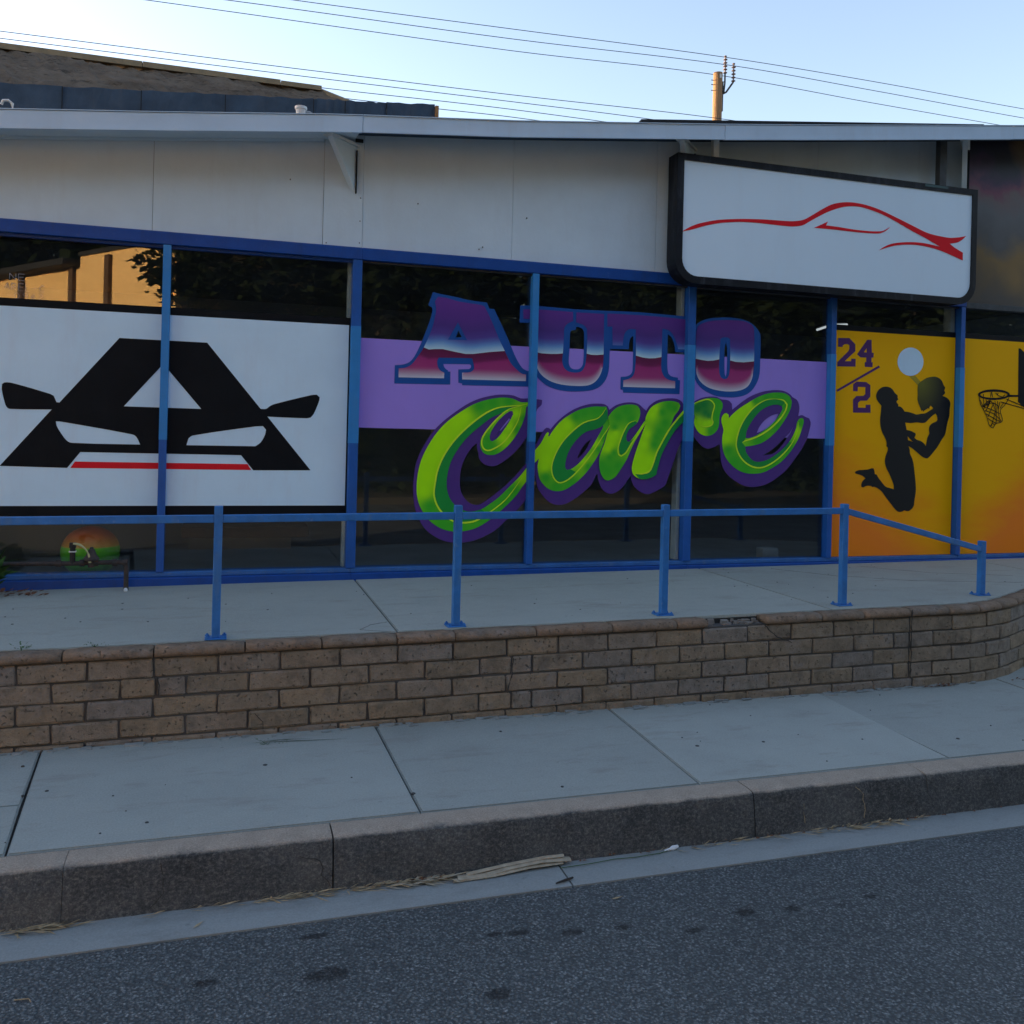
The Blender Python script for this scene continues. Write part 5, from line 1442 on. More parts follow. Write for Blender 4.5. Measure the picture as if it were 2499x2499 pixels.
# yellow mural
ym = thing('basketball_mural', 'yellow-orange window mural of leaping silhouettes, pale disc, purple numbers and a basketball hoop', 'mural')
for a, b, t in [(5.325, 6.735, 2.684), (6.805, 8.19, 2.70)]:
    decal('border', rect(a - .002, b + .002, 2.684, 2.742), [], M['black'], YA - .002, ym, sm=False)
    decal('yellow_field', rect(a, b, .592, 2.690), [], M['yellow'], YA - .004, ym, sm=False)
decal('number', ART['n24a'], [], M['numpurple'], YA - .006, ym, sm=False)
decal('number', ART['n24b'], [ART['n24bh']], M['numpurple'], YA - .006, ym, sm=False)
decal('slash', ART['slash'], [], M['numpurple'], YA - .006, ym, sm=False)
decal('number', ART['n2'], [], M['numpurple'], YA - .006, ym, sm=False)
decal('pale_disc', ART['moon'], [], M['whiteart'], YA - .006, ym, sm=False)
M['beamtone'] = m_simple('olive_yellow_paint', (.42, .30, .018))
decal('light_streak', ART['beam'], [], M['beamtone'], YA - .0055, ym, sm=False)
hx, hz = ART['sil_hair'][0]
def sil_col(x, z, up):
    d = math.hypot(x - hx, (z - hz) * .8)
    k = max(0.0, 1 - d / .30)
    if x < hx - .12: k = 0
    k = k ** 1.5
    return tuple(a + (b - a) * k for a, b in zip((.010, .011, .013), (.16, .15, .016)))
decal('silhouette', ART['sil'], [ART['sil_h1'], ART['sil_h2']], M['spray'], YA - .007, ym, True, .03, sil_col)
hoop = decal('hoop_rim', ART['rim'], [ART['rim_h']], M['black'], YA - .008, ym, sm=False)
decal('hoop_arm', ART['arm'], [], M['black'], YA - .0065, ym, sm=False)
decal('backboard', ART['board'], [], M['black'], YA - .006, ym, sm=False)
bm = bm_new()
for k in range(26):
    o = ribbon('net_line', ART['net%d' % k], .008, M['black'], YA - .009, None, taper=False)
    bm.from_mesh(o.data)
    me = o.data
    bpy.data.objects.remove(o)
    bpy.data.meshes.remove(me)
obj('hoop_net', bm, M['black'], ym)

# faint marker writing on the far left pane, cut by the frame
def marks(strokes, y):
    bm = bm_new()
    for st in strokes:
        pts = [(x, z) for x, z in st]
        for (xa, za), (xb, zb) in zip(pts[:-1], pts[1:]):
            d = Vector((xb - xa, zb - za))
            if d.length < 1e-6: continue
            n_ = Vector((-d.y, d.x)).normalized() * .0016
            f = bm.faces.new([bm.verts.new((xa + n_.x, y, za + n_.y)), bm.verts.new((xa - n_.x, y, za - n_.y)), bm.verts.new((xb - n_.x, y, zb - n_.y)), bm.verts.new((xb + n_.x, y, zb + n_.y))])
            f.normal_update()
            if f.normal.y > 0: f.normal_flip()
    return tag(obj('pane_writing', bm, M['marker'], shop), kind='stuff')
GL = {'N': [[(0, 0), (0, 1), (.6, 0), (.6, 1)]], 'E': [[(.6, 0), (0, 0), (0, 1), (.6, 1)], [(0, .5), (.5, .5)]], 'A': [[(0, 0), (.3, 1), (.6, 0)], [(.12, .4), (.48, .4)]],
      'R': [[(0, 0), (0, 1), (.5, .9), (.5, .55), (0, .5), (.6, 0)]], 'L': [[(0, 1), (0, 0), (.5, 0)]], 'C': [[(.6, .85), (.3, 1), (0, .6), (.05, .2), (.35, 0), (.6, .15)]], '-': [[(.1, .5), (.5, .5)]],
      '0': [[(.3, 1), (0, .6), (.1, .1), (.4, 0), (.6, .5), (.3, 1)]], '9': [[(.55, .6), (.3, .5), (.05, .75), (.3, 1), (.55, .85), (.5, 0)]], '6': [[(.5, 1), (.1, .5), (.2, 0), (.55, .2), (.4, .5), (.1, .4)]], '2': [[(.05, .8), (.3, 1), (.55, .75), (0, 0), (.6, 0)]]}
def write(txt, x, z, w, h, slope):
    out = []
    for c in txt:
        for st in GL.get(c, []):
            out.append([(x + px * w, z + py * h + slope * px * w) for px, py in st])
        x += w * .85
        z += slope * w * .85
    return out
M['marker'] = paint('faded_marker', (.34, .36, .38), 0.6)
marks(write('NE', -1.47, 2.665, .065, .045, -.03), GY - .0015)
marks(write('AREL-C', -1.50, 2.592, .052, .050, -.02), GY - .0015)
marks(write('-0962', -1.49, 2.535, .06, .042, -.02), GY - .0015)

# ================================================================== HANGING SIGN
sign = thing('box_sign', 'white box sign with red sports car outline in a black rounded frame under the eave', 'sign')
SX0, SX1, SZ0, SZ1, SY = 3.572, 6.706, 2.967, 4.056, 6.95
def sign_loop(x0, x1, z0, z1, r, n=7):
    pts = [(x0, z1)]
    for k in range(n + 1):
        a = math.pi + k / n * math.pi / 2
        pts.append((x0 + r + r * math.cos(a), z0 + r + r * math.sin(a)))
    for k in range(n + 1):
        a = 1.5 * math.pi + k / n * math.pi / 2
        pts.append((x1 - r + r * math.cos(a), z0 + r + r * math.sin(a)))
    pts.append((x1, z1))
    return pts
outer = sign_loop(SX0, SX1, SZ0, SZ1, .20)
bm = bm_new()
prism_xz(bm, outer, SY + .03, SY + .165)
obj('cabinet', bm, M['signblack'], sign)
inner = sign_loop(SX0 + .062, SX1 - .058, SZ0 + .062, SZ1 - .055, .145)
bm = bm_new()
n = len(outer)
fo = [bm.verts.new((x, SY, z)) for x, z in outer]
fi = [bm.verts.new((x, SY, z)) for x, z in inner]
bo = [bm.verts.new((x, SY + .0295, z)) for x, z in outer]
bi = [bm.verts.new((x, SY + .0295, z)) for x, z in inner]
for i in range(n):
    j = (i + 1) % n
    bm.faces.new([fo[i], fo[j], fi[j], fi[i]])
    bm.faces.new([fo[i], bo[i], bo[j], fo[j]])
    bm.faces.new([fi[i], fi[j], bi[j], bi[i]])
bmesh.ops.recalc_face_normals(bm, faces=bm.faces)
obj('frame', bm, M['signblack'], sign)
bm = bm_new()
prism_xz(bm, inner, SY + .012, SY + .028)
obj('face', bm, M['signwhite'], sign)
decal('car_outline', ART['swoosh'], [], M['signred'], SY + .009, sign, True)
decal('car_window_line', ART['swin'], [], M['signred'], SY + .009, sign, True)
obj('hanger', box(3.945, 4.00, 7.02, 7.07, SZ1, 4.26, .003), M['column'], sign)
obj('hanger', box(6.325, 6.405, 7.02, 7.08, SZ1, 4.52, .003), M['darksteel'], sign)
obj('label_plate', box(6.10, 6.36, SY - .003, SY - .0005, SZ1 - .028, SZ1 - .006), paint('green_plate', (.05, .10, .10), .4), sign)

# ================================================================== HANDRAIL
rail = thing('handrail', 'blue square-tube handrail on five bolted posts along the terrace edge', 'railing')
posts = [(-3.0, 5.33), (-1.41, 5.33), (-0.023, 5.333), (1.347, 5.352), (2.738, 5.382), (4.133, 5.412), (5.455, 5.532)]
def rail_z(x): return 1.158 + (x + 1.1) * .0055
post_objs = []
for i, (x, y) in enumerate(posts[1:] if False else posts[2:]):
    zt = 1.235 if i < 4 else .945
    zb = tz(x)
    b = box(x - .0225, x + .0225, y - .0225, y + .0225, zb + .008, zt, .003, 1)
    p = obj('post', b, M['railblue'], rail)
    obj('base_plate', box(x - .058, x + .058, y - .042, y + .054, zb + .0005, zb + .0075, .002), M['railblue'], p)
    bm = bm_new()
    for sx_ in (-.046, .046):
        for sy_ in (-.026, .040):
            add_lathe(bm, [(.0115, zb + .0087), (.0115, zb + .016), (.006, zb + .0165), (.0055, zb + .023), (0, zb + .024)], x + sx_, y + sy_, 6)
    obj('anchor_bolts', bm, M['railblue'], p)
def rail_piece(p, q, h=.021):
    bm = bm_new()
    a, b = Vector(p), Vector(q)
    d = (b - a).normalized()
    s = Vector((-d.y, d.x, 0)).normalized() * .019
    u = d.cross(s).normalized() * -h if False else Vector((0, 0, h))
    add_hex(bm, [a - s - u, a + s - u, a + s + u, a - s + u], [b - s - u, b + s - u, b + s + u, b - s + u])
    bmesh.ops.recalc_face_normals(bm, faces=bm.faces)
    bmesh.ops.bevel(bm, geom=list(bm.edges), offset=.003, segments=1, affect='EDGES')
    obj('top_rail', bm, M['railblue'], rail)
pr = [(-9.0, 5.33)] + posts[2:6]
for (xa, ya), (xb, yb) in zip(pr[:-1], pr[1:]):
    rail_piece((xa + .0235, ya, rail_z(xa)), (xb - .0235, yb, rail_z(xb)))
rail_piece((4.157, 5.4145, 1.183), (5.432, 5.5295, .886))

# ================================================================== GAS PIPE IN FRONT OF THE GLASS
gp = thing('gas_pipe', 'rusty gas pipe with valve and bell-shaped regulator before the left window', 'pipe')
bm = bm_new()
add_tube(bm, [(-3.2, 7.02, .690), (-1.3, 7.01, .692), (-1.0, 7.0, .690), (-.70, 7.0, .694), (-.668, 7.0, .690), (-.648, 7.0, .672), (-.644, 7.0, .64), (-.642, 7.0, tz(-.64))], .0165, 10)
obj('pipe', bm, M['rust'], gp)
for x in (-1.08, -.93, -.84, -.72, -.652):
    bm = bm_new()
    add_tube(bm, [(x - .016, 7.0, .691), (x + .016, 7.0, .691)], .024, 8)
    obj('fitting', bm, M['rust'], gp)
bm = bm_new()
add_lathe(bm, [(0, .66), (.022, .662), (.024, .70), (.052, .712), (.054, .722), (.036, .745), (.020, .785), (.013, .790), (.011, .802), (0, .803)], -.871, 7.0, 14)
obj('regulator', bm, M['rust'], gp)
bm = bm_new()
add_tube(bm, [(-.992, 7.0, .690), (-.992, 7.0, .81)], .018, 8)
add_box(bm, -1.012, -.972, 6.985, 7.015, .80, .835)
obj('valve', bm, M['stick'], gp)
obj('valve_collar', box(-1.014, -.970, 6.978, 7.022, .770, .777), M['pvc'], gp)
bm = bm_new()
add_tube(bm, [(-.985 + .110 * math.sin(t / 8 * 1.5), 6.965, .832 - .135 * (t / 8) ** 2) for t in range(9)], [.007 + .002 * math.sin(t) for t in range(9)], 6)
obj('strap', bm, M['hose'], gp)
bm = bm_new()
add_lathe(bm, [(0, .0), (.012, .0), (.014, .012), (.008, .022), (0, .024)], 0, 0, 8)
tag(obj('pale_stone', bm, M['litter'], None, (-.64, 6.955, tz(-.64))), 'tiny white stone at the foot of the rusty gas pipe', 'stone')

# things inside the shop
bm = bm_new()
add_lathe(bm, [(.205 * math.sin(math.pi * k / 20), -.190 * math.cos(math.pi * k / 20)) for k in range(21)], 0, 0, 28)
ball = obj('exercise_ball', bm, M['ball'], None, (-.935, 7.455, .713), True)
tag(ball, 'large orange and green ball on the floor behind the left window', 'ball')
bench = thing('display_bench', 'low dark brown bench on a grey plinth behind the second window', 'bench', (0, 0, 0))
obj('seat', box(-.36, .78, 8.85, 9.25, .63, .73, .01), M['brownbox'], bench)
obj('back', box(-.36, .58, 9.16, 9.25, .731, .80, .01), M['brownbox'], bench)
obj('plinth', box(-.30, .62, 8.90, 9.22, .521, .6295, .004), M['greybox'], bench)
bm = bm_new()
add_lathe(bm, [(0, 0), (.085, 0), (.08, .10), (.055, .16), (0, .16)], 0, 0, 4)
pb = obj('grey_box', box(-.085, .085, -.06, .06, 0, .14, .02, 2), M['greybox'], None, (4.83, 7.42, .5205))
tag(pb, 'small grey plastic box standing inside behind the fourth window sill', 'box')
bm.free()
for i, (a, b) in enumerate([((7.156, 10.0, 3.056), (7.301, 10.0, 3.106)), ((7.40, 10.0, 3.132), (7.609, 10.0, 3.150))]):
    bm = bm_new()
    add_tube(bm, [a, b], .014, 8)
    tl = thing('tube_light', ['lit white fluorescent tube seen left of the yellow mural, tilted', 'lit white fluorescent tube seen just above the yellow mural top edge'][i], 'lamp', (0, 0, 0), 'tube lights inside the shop')
    obj('tube', bm, M['tube'], tl)
    m_ = (Vector(a) + Vector(b)) / 2
    bm = bm_new()
    add_tube(bm, [Vector(a) + Vector((0, .02, .03)), Vector(b) + Vector((0, .02, .03))], .02, 6)
    obj('batten', bm, M['darksteel'], tl)
    bm = bm_new()
    add_tube(bm, [m_ + Vector((0, .02, .04)), (m_.x, m_.y + .02, 3.30)], .004, 5)
    obj('hanger', bm, M['darksteel'], tl)

# ================================================================== WEEDS, LEAVES, LITTER
def leaf_quad(bm, p, d, up, l, w):
    d = d.normalized()
    s = d.cross(up).normalized() * w
    a = bm.verts.new(p)
    b = bm.verts.new(p + d * l * .45 + s)
    c = bm.verts.new(p + d * l)
    e = bm.verts.new(p + d * l * .45 - s)
    bm.faces.new([a, b, c, e])
def weed(label, x, y, z, h, n, spread, seed, group=None):
    rr = random.Random(seed)
    bm = bm_new()
    for k in range(n):
        a = rr.uniform(0, 2 * math.pi)
        base = Vector((rr.uniform(-spread, spread) * .4, rr.uniform(-spread, spread) * .25, 0))
        tip = base + Vector((math.cos(a) * spread, math.sin(a) * spread * .6, h * rr.uniform(.5, 1)))
        for t in range(3):
            p = base.lerp(tip, .35 + .3 * t)
            d = Vector((math.cos(a + rr.uniform(-1.2, 1.2)), math.sin(a + rr.uniform(-1, 1)), rr.uniform(-.1, .7)))
            leaf_quad(bm, p, d, Vector((0, 0, 1)) + Vector((rr.uniform(-.5, .5), rr.uniform(-.5, .5), 0)), h * rr.uniform(.35, .7), h * rr.uniform(.08, .16))
    r = thing('weed', label, 'weed', (x, y, z), group)
    obj('leaves', bm, M['weed'], r)
    bm = bm_new()
    for k in range(4):
        add_tube(bm, [(0, 0, -.004), (rr.uniform(-1, 1) * spread * .4, rr.uniform(-1, 1) * spread * .3, h * .5)], .0015, 4)
    obj('stem', bm, M['weed'], r)
weed('small green weed on the wall cap at the far left edge', -.98, 5.283, .495, .035, 9, .035, 1)
weed('thin sprig of weed on the wall cap left of the first post', -.63, 5.285, .496, .022, 9, .05, 2)
weed('leafy green weed at left edge in front of the window', -1.52, 6.90, tz(-1.4), .27, 16, .07, 3)
weed('flat blade of grass growing from the paving joint beside the wall', .25, 5.02, 0, .02, 8, .10, 5)
bm = bm_new()
for (x0, y0, x1, y1, z) in [(.18, 5.045, .70, 4.99, .004), (.20, 5.05, .50, 5.02, .010), (.16, 5.03, .42, 5.06, .006)]:
    leaf_quad(bm, Vector((x0, y0, z)), Vector((x1 - x0, y1 - y0, 0)), Vector((0, .6, 1)), math.hypot(x1 - x0, y1 - y0), .005)
tag(obj('grass_blade', bm, M['weed']), 'long thin green grass blades lying on the sidewalk by the wall', 'grass')
def scatter(name, label, cat, mat, n, fx_, fy_, fz, ln, wd, seed, curl=.3):
    rr = random.Random(seed)
    bm = bm_new()
    for k in range(n):
        x, y = fx_(rr), fy_(rr)
        a = rr.gauss(0, .5)
        d = Vector((math.cos(a), math.sin(a), rr.uniform(-.02, curl)))
        leaf_quad(bm, Vector((x, y, fz + rr.uniform(.001, .012))), d, Vector((rr.uniform(-.6, .6), rr.uniform(-.6, .6), 1)), rr.uniform(*ln), rr.uniform(*wd))
    return tag(obj(name, bm, mat), label, cat, kind='stuff')
gz = -.211
scatter('straw_litter', 'dry straw strewn along the gutter under the kerb', 'straw', M['straw'], 620, lambda r: r.choice([r.uniform(-1.2, -.55), r.gauss(-.62, .06), r.gauss(.30, .10), r.gauss(.75, .13), r.gauss(.85, .12), r.uniform(-.3, 1.1), r.gauss(3.05, .10), r.uniform(1.9, 3.4)]), lambda r: 3.786 - abs(r.gauss(0, .012)), gz, (.025, .10), (.0015, .0042), 31, .14)
scatter('leaf_crumbs', 'brown leaf crumbs lying in the kerb corner', 'leaves', M['deadleaf'], 130, lambda r: r.choice([r.gauss(.85, .15), r.uniform(1.5, 4.2)]), lambda r: 3.789 - abs(r.gauss(0, .009)), gz, (.010, .028), (.003, .008), 32, .3)
scatter('dry_leaves', 'dry brown leaves heaped on the terrace at far left', 'leaves', M['deadleaf'], 80, lambda r: r.uniform(-1.6, -1.15), lambda r: r.uniform(6.85, 7.10), tz(-1.3), (.02, .055), (.006, .012), 33, .5)
scatter('wall_foot_leaves', 'brown leaf litter at the foot of the wall bend', 'leaves', M['deadleaf'], 70, lambda r: r.choice([r.gauss(4.72, .08), r.gauss(5.55, .12)]), lambda r: 5.155 - abs(r.gauss(0, .015)) , 0, (.012, .035), (.004, .010), 34, .4)
scatter('dry_frond_pieces', 'heap of dry tan frond pieces in the gutter left of the long frond', 'leaves', M['frond'], 64, lambda r: r.gauss(.84, .09), lambda r: 3.782 - abs(r.gauss(0, .018)), gz, (.03, .10), (.002, .006), 35, .12)
bm = bm_new()
for (pts, w) in [([(.98, 3.752, gz + .012), (1.10, 3.758, gz + .010), (1.22, 3.770, gz + .022), (1.36, 3.778, gz + .030), (1.50, 3.782, gz + .020)], .019),
                 ([(.96, 3.745, gz + .006), (1.14, 3.748, gz + .008), (1.30, 3.764, gz + .016), (1.46, 3.772, gz + .014)], .014),
                 ([(1.02, 3.762, gz + .018), (1.2, 3.776, gz + .03), (1.38, 3.785, gz + .038), (1.47, 3.787, gz + .036)], .011)]:
    prev = None
    for i, p in enumerate(pts):
        a = bm.verts.new(Vector(p) + Vector((0, -w, -.002)))
        c = bm.verts.new(Vector(p) + Vector((0, 0, .005)))
        b = bm.verts.new(Vector(p) + Vector((0, w, .001)))
        if prev:
            bm.faces.new([prev[0], prev[1], c, a])
            bm.faces.new([prev[1], prev[2], b, c])
        prev = (a, c, b)
bmesh.ops.recalc_face_normals(bm, faces=bm.faces)
bmesh.ops.solidify(bm, geom=list(bm.faces), thickness=.002)
tag(obj('palm_frond', bm, M['frond']), 'long split dry palm frond lying in the gutter against the kerb', 'palm frond')
bm = bm_new()
add_tube(bm, [(1.375, 3.622, -.209), (1.42, 3.634, -.207), (1.462, 3.648, -.207)], [.003, .0055, .004], 6)
tag(obj('stick', bm, M['stick']), 'short dark stick lying on the gutter by the palm frond', 'stick')
bm = bm_new()
add_tube(bm, [(1.955, 3.770, -.204), (1.985, 3.776, -.202), (2.0, 3.778, -.200), (2.03, 3.785, -.198)], [.004, .006, .011, .007], 7)
tag(obj('paper_scrap', bm, M['litter']), 'crumpled white paper scrap against the kerb right of the frond', 'litter')
bm = bm_new()
add_tube(bm, [(1.44, 3.74, -.206), (1.58, 3.742, -.205), (1.70, 3.755, -.205), (1.80, 3.748, -.205), (1.93, 3.757, -.205), (1.97, 3.768, -.204)], .0016, 5)
tag(obj('green_string', bm, M['weed']), 'thin green string on the gutter between frond and white scrap', 'string')
bm = bm_new()
leaf_quad(bm, Vector((-.03, 0, .002)), Vector((1, .15, .02)), Vector((0, 0, 1)), .06, .006)
for i, (x, y, z, lab) in enumerate([(1.585, 3.50, -.222, 'small pale straw chip on the asphalt near the gutter'), (-.20, 3.665, -.213, 'small dry leaf chip on the left gutter')]):
    pass
me = mesh_from(bm, 'chip', M['straw'])
link('straw_chip', me, None, (1.585, 3.46, -.221))
tag(bpy.data.objects['straw_chip'], 'small pale straw chip on the asphalt below the kerb', 'straw')
o2 = link('straw_chip', me, None, (-.05, 3.665, -.212)); o2.rotation_euler.z = .7
tag(o2, 'small pale straw chip on the gutter at left', 'straw')
bm = bm_new()
add_tube(bm, [(-.62, 3.36, -.220), (-.575, 3.355, -.219), (-.565, 3.335, -.219)], .002, 5)
tag(obj('twig', bm, M['straw']), 'thin bent pale twig on the asphalt at lower left', 'twig')

# ================================================================== BACKGROUND: HOUSE ROOF, POLE, WIRES
house = thing('neighbour_building', 'building behind with weathered brown rolled roof and tan ridge, upper left', 'building')
ridge = [(-14, 20.0, 8.86), (1.75, 20.0, 8.84)]
bm = bm_new()
rr = random.Random(5)
nx, ny = 190, 44
g = []
for i in range(nx + 1):
    row = []
    for j in range(ny + 1):
        t = j / ny
        xr = 1.75 + t * 3.6
        x = -14 + (xr + 14) * i / nx
        y = 20.0 - 6.0 * t
        w_ = math.sin(x * 1.3 + 2.1 * t) * 1.7 + x * .6
        z = 8.80 - 3.3 * t + rr.uniform(-.035, .045) + .06 * max(0, math.sin(t * 34 + w_)) ** 3 + .03 * math.sin(x * 2.1 + y * 3)
        row.append(bm.verts.new((x, y, z)))
    g.append(row)
for i in range(nx):
    for j in range(ny):
        bm.faces.new([g[i][j], g[i + 1][j], g[i + 1][j + 1], g[i][j + 1]])
bmesh.ops.recalc_face_normals(bm, faces=bm.faces)
obj('roof', bm, M['shake'], house)
for a, b in [(-14, -6.2), (-6.2, -1.75), (-1.75, .95), (.95, 1.80)]:
    obj('ridge_cap', box(a, b - .01, 19.86, 20.2, 8.78 + rr.uniform(0, .02), 8.88 + rr.uniform(0, .03)), M['tanwood'], house)
bm = bm_new()
add_hex(bm, [(1.74, 20.02, 8.78), (1.82, 20.02, 8.78), (5.43, 14.0, 5.50), (5.33, 14.0, 5.50)], [(1.74, 20.02, 8.88), (1.82, 20.02, 8.88), (5.43, 14.0, 5.60), (5.33, 14.0, 5.60)])
bmesh.ops.recalc_face_normals(bm, faces=bm.faces)
obj('hip_cap', bm, M['tanwood'], house)
bm = bm_new()
prism_xy(bm, [(-14, 16.3), (3.6, 16.3), (1.6, 24), (-14, 24)], -.3, 5.6)
obj('wall', bm, M['tanwood'], house)

KP = 28.0 / 32.0
def far(x, y, z):
    return (x * KP, y * KP, 1.7 + (z - 1.7) * KP)
pole = thing('utility_pole', 'wooden utility pole with two upright insulators rising behind the roof', 'utility pole', (15.83, 28.0, -.4))
pl = Vector((15.83, 28.0, -.4))
def rel(v): return Vector(v) - pl
PT = far(18.09, 32, 15.83)[2]
bm = bm_new()
add_tube(bm, [rel((15.83, 28, -.4)), rel((15.83, 28, 6)), rel((15.83, 28, PT))], [.20, .18, .158], 18)
obj('shaft', bm, M['wood'], pole, smooth=False)
def insulator(bx, by, z0, z1):
    bm = bm_new()
    prof = [(.012, z0)]
    nsk = 5
    for k in range(nsk):
        zc = z0 + (z1 - z0) * (k + .5) / (nsk + .6)
        prof += [(.026, zc - .035), (.074, zc - .012), (.074, zc + .004), (.028, zc + .02)]
    prof += [(.03, z1 - .05), (.05, z1 - .03), (.05, z1), (0, z1 + .005)]
    add_lathe(bm, [(r, z + .4) for r, z in prof], bx - pl.x, by - pl.y, 12)
    obj('insulator', bm, M['ceramic'], pole)
a1 = far(18.345, 31.9, 15.78); a2 = far(18.345, 31.9, 16.50)
insulator(a1[0], a1[1], a1[2], a2[2])
b1 = far(18.60, 31.7, 15.42); b2 = far(18.60, 31.7, 16.17)
insulator(b1[0], b1[1], b1[2], b2[2])
bm = bm_new()
q = far(18.30, 31.9, 15.15)
add_tube(bm, [rel((15.98, 27.98, q[2] - .12)), rel((16.10, 27.9, q[2] - .06)), rel((b1[0], b1[1], b1[2] + .02))], .035, 8)
add_tube(bm, [rel((a1[0] - .03, a1[1], PT - .65)), rel((a1[0], a1[1], PT - .35)), rel((a1[0], a1[1], a1[2] + .02))], .03, 8)
add_box(bm, .13, .19, -.06, .06, PT + .4 - 1.3, PT + .4 - .3)
obj('bracket', bm, M['darksteel'], pole)
bm = bm_new()
for dz in (-.27, -.42, -.62):
    add_tube(bm, [(-.26, 0, PT + .4 + dz), (.28, 0, PT + .4 + dz)], .013, 6)
obj('through_bolts', bm, M['darksteel'], pole)
obj('number_plate', box(-.02, .05, -.168, -.158, PT + .4 - .22, PT + .4 - .08), M['galv'], pole)

def wire(label, pts, seed, r=.011):
    """cable through measured points at the distance of the pole line"""
    P = [Vector(far(x * (32 + dy) / 32, 32 + dy, 1.7 + (z - 1.7) * (32 + dy) / 32)) for x, z, dy in pts]
    bm = bm_new()
    seq = []
    zs = smooth_loop([(p.x, p.z) for p in P], False, 8, 170)
    for x, z in zs:
        k = (x - P[0].x) / (P[-1].x - P[0].x)
        seq.append(Vector((x, P[0].y, z)))
    add_tube(bm, seq, r, 6)
    tag(obj('power_line', bm, M['wire']), label, 'power line', 'power lines crossing the sky')
wire('top power line, over the taller insulator of the pole', [(-14, 15.75, 0), (1.78, 16.05, 0), (9.63, 16.26, 0), (18.345, 16.54, -.1), (25.2, 16.49, 0), (33.3, 16.36, 0), (44, 16.3, 0)], 1)
wire('second power line from the top, over the lower insulator', [(-14, 15.3, -.3), (-.4, 15.70, -.3), (9.64, 15.90, -.3), (18.6, 16.21, -.3), (25.2, 16.12, -.3), (33.3, 15.96, -.3), (44, 15.9, -.3)], 2)
wire('third power line from the top, passing behind the pole head', [(-14, 15.1, .4), (-2.7, 15.30, .4), (9.65, 15.47, .4), (17.9, 15.75, .4), (25.2, 15.60, .4), (31.1, 15.50, .4), (44, 15.3, .4)], 3)
wire('fourth power line down, upper of the low bundle beside the roof', [(-14, 13.55, -.6), (-6.95, 13.65, -.6), (1.5, 13.74, -.6), (9.69, 13.87, -.6), (17.87, 14.06, -.6), (26, 14.0, -.6)], 4)
wire('fifth power line down, just under the upper low line', [(-14, 13.35, -.7), (-6.95, 13.43, -.7), (1.5, 13.51, -.7), (9.69, 13.62, -.7), (15.45, 13.67, -.7), (26, 13.5, -.7)], 5)
wire('sixth power line down, emerging above the brown ridge', [(-14, 13.1, -.8), (-2.5, 13.19, -.8), (2.7, 13.21, -.8), (9.7, 13.34, -.8), (20, 13.3, -.8)], 6)
wire('lowest power line, vanishing behind the right eave first', [(-14, 12.85, -.9), (2.7, 12.94, -.9), (7.0, 13.01, -.9), (9.7, 13.06, -.9), (20, 13.0, -.9)], 7)

# ================================================================== ACROSS THE STREET (seen mirrored in the glass)
opp = thing('orange_building', 'sunlit orange stucco building with dark timber posts mirrored in the left window', 'building')
O = Vector((-2.16, -11.6, 0))
dv = Vector((-.59, -.81, 0)).normalized()
nv = Vector((-.81, .59, 0)).normalized()
def opp_prism(name, s0, s1, z0, z1a, z1b, front, back, mat):
    a, b = O + dv * s0, O + dv * s1
    bm = bm_new()
    add_hex(bm, [(a.x + nv.x * front, a.y + nv.y * front, z0), (b.x + nv.x * front, b.y + nv.y * front, z0), (b.x + nv.x * back, b.y + nv.y * back, z0), (a.x + nv.x * back, a.y + nv.y * back, z0)],
            [(a.x + nv.x * front, a.y + nv.y * front, z1a), (b.x + nv.x * front, b.y + nv.y * front, z1b), (b.x + nv.x * back, b.y + nv.y * back, z1b), (a.x + nv.x * back, a.y + nv.y * back, z1a)])
    bmesh.ops.recalc_face_normals(bm, faces=bm.faces)
    return obj(name, bm, mat, opp)
opp_prism('wall', -1.5, 13, -.3, 6.01, 6.01, 0, -5, M['orangewall'])
opp_prism('wall', -1.5, 3.19, 6.011, 6.299, 6.299, 0, -5, M['orangewall'])
opp_prism('roof', -1.8, 3.2, 6.3, 6.42, 6.42, .06, -5.5, M['blackfelt'])
opp_prism('roof', 3.2, 13.4, 6.02, 6.20, 6.20, .5, -5.5, M['blackfelt'])
for s in (1.5, 3.4, 6.4, 8.4, 10.3, 12):
    opp_prism('timber_post', s, s + .22, -.3, 6.2, 6.2, .12, .004, M['darkwood'])

def tree_parts(seed):
    rr = random.Random(seed)
    bm = bm_new()
    clumps = []
    for k in range(62):
        a = rr.uniform(0, 2 * math.pi)
        z = rr.uniform(.3, 9.8)
        rad = 2.9 * math.sqrt(max(.12, 1 - ((z - 5.0) / 5.1) ** 2)) * rr.uniform(.35, 1)
        clumps.append((Vector((math.cos(a) * rad, math.sin(a) * rad, z)), rr.uniform(.6, 1.25)))
    for c, r in clumps:
        for q in range(150):
            d = Vector((rr.gauss(0, 1), rr.gauss(0, 1), rr.gauss(0, .8)))
            d = d.normalized() * r * rr.uniform(.3, 1) ** .5
            leaf_quad(bm, c + d, Vector((rr.gauss(0, 1), rr.gauss(0, 1), rr.gauss(0, .6))), Vector((rr.gauss(0, 1), rr.gauss(0, 1), 1)), rr.uniform(.20, .40), rr.uniform(.07, .14))
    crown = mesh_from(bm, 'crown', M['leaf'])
    bm = bm_new()
    add_tube(bm, [(0, 0, -.3), (.1, 0, 1.5), (.0, .1, 3.5), (.1, .1, 6.5)], [.24, .20, .15, .05], 9)
    for k in range(5):
        a = k * 1.3
        add_tube(bm, [(.05, .05, 1.8 + k * .5), (math.cos(a) * 1.1, math.sin(a) * 1.1, 3.4 + k * .5), (math.cos(a) * 1.9, math.sin(a) * 1.9, 4.4 + k * .5)], [.10, .06, .03], 6)
    return crown, mesh_from(bm, 'trunk', M['bark'])
TP = [tree_parts(1), tree_parts(2)]
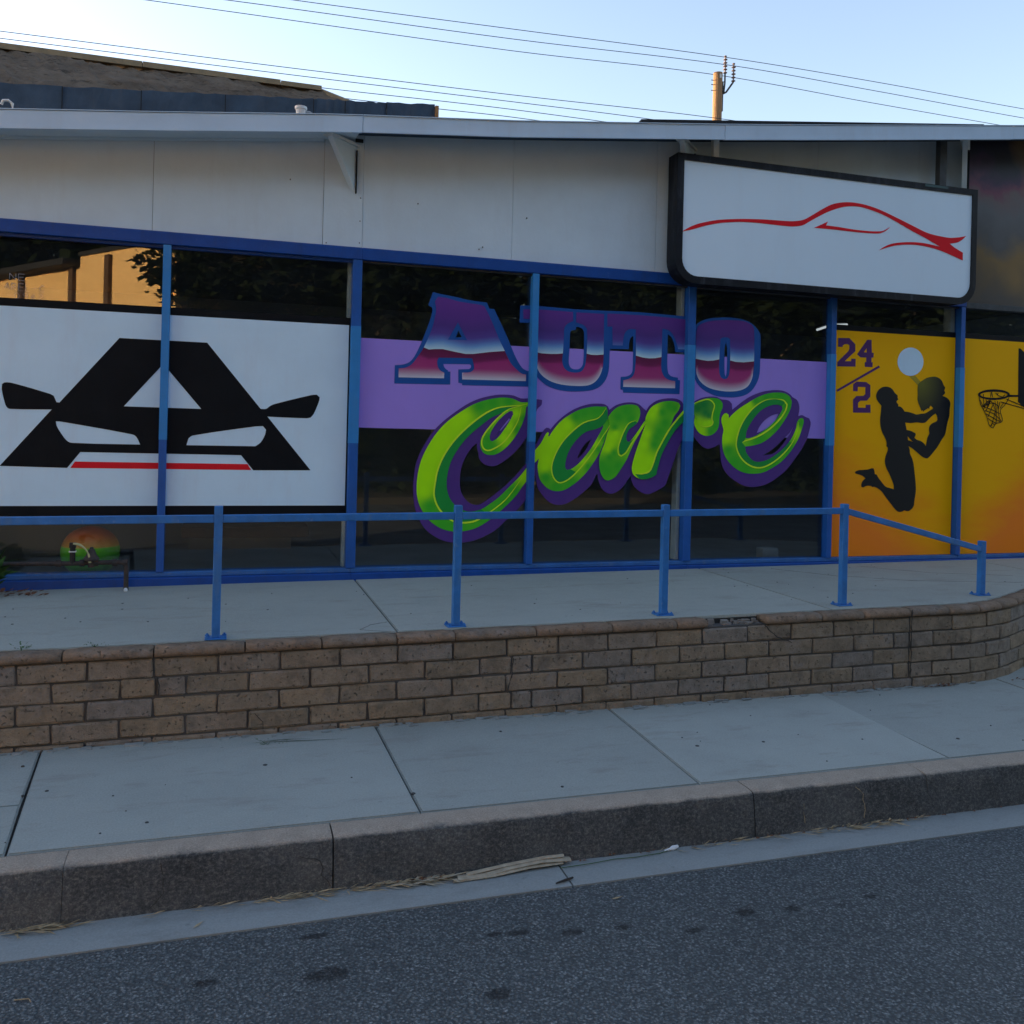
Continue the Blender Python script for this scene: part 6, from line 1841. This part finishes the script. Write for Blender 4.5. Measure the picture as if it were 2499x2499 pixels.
spots = [(-.6, -10.2, .85), (2.6, -10.8, 1.0), (5.6, -10.2, .95), (8.8, -11, 1.05), (12, -10.4, .95), (15.4, -11, 1.0), (19, -10.5, 1.05), (23, -11, 1.0), (27.5, -11, 1.1), (4.2, -15, 1.25), (10, -15.5, 1.3), (17, -15.5, 1.3), (25, -16, 1.4), (34, -15, 1.4), (-20, -17, 1.2), (-8.5, -27, 2.2), (-17, -30, 2.4), (0, -24, 1.9), (-6, -24.5, 1.7), (-12.5, -25, 1.8), (20.5, -21, 1.8), (30, -20.5, 1.8), (41, -19, 1.9)]  # last five trees added to block sky glare from the window reflections
side = ['first', 'second', 'third', 'fourth', 'fifth', 'sixth', 'seventh', 'eighth', 'ninth']
for i, (x, y, s) in enumerate(spots):
    lab = ('%s dark broadleaf tree from the orange building, across the street' % side[i]) if i < 9 else \
          ['tall dark tree in the back row nearest the orange building', 'tall dark tree in the back row, second from the orange building', 'tall dark tree in the back row, third from the orange building', 'tall dark tree in the back row, fourth from the orange building', 'tall dark tree at the far end of the back row', 'lone dark tree beyond the orange building', 'big dark tree rising right behind the orange building roof', 'big dark tree behind the far end of the orange building', 'big dark tree behind the near corner of the orange building', 'added dark tree blocking sky glare behind the middle of the orange building roof', 'added dark tree blocking sky glare behind the left part of the orange building roof', 'nearest of three added trees blocking sky glints, far back across the street', 'middle one of three added trees blocking sky glints, far back across the street', 'farthest of three added trees blocking sky glints, far back across the street'][i - 9]
    t = thing('tree', lab, 'tree', (x, y, -.1), 'trees across the street')
    t.scale = (s, s, s * (.72 if i < 9 else 1.0))
    t.rotation_euler.z = i * 1.7
    link('crown', TP[i % 2][0], t)
    link('trunk', TP[i % 2][1], t)

bm = bm_new()
rr = random.Random(77)
for k in range(9000):
    p = Vector((rr.uniform(-1, 40), rr.uniform(-13.4, -12.4), rr.uniform(-.1, 2.1)))
    leaf_quad(bm, p, Vector((rr.gauss(0, 1), rr.gauss(0, 1), rr.gauss(0, .6))), Vector((rr.gauss(0, 1), rr.gauss(0, 1), 1)), rr.uniform(.18, .36), rr.uniform(.07, .12))
hd = thing('added_screen', 'dark leafy screen added under the trees to hide sunlit far ground', 'added_screen', (0, 0, 0))  # leafy block added to keep sunlit far ground out of the reflections
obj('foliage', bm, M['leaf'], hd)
obj('screen_core', box(-1, 40, -13.2, -12.6, -.1, 1.9), M['bark'], hd)
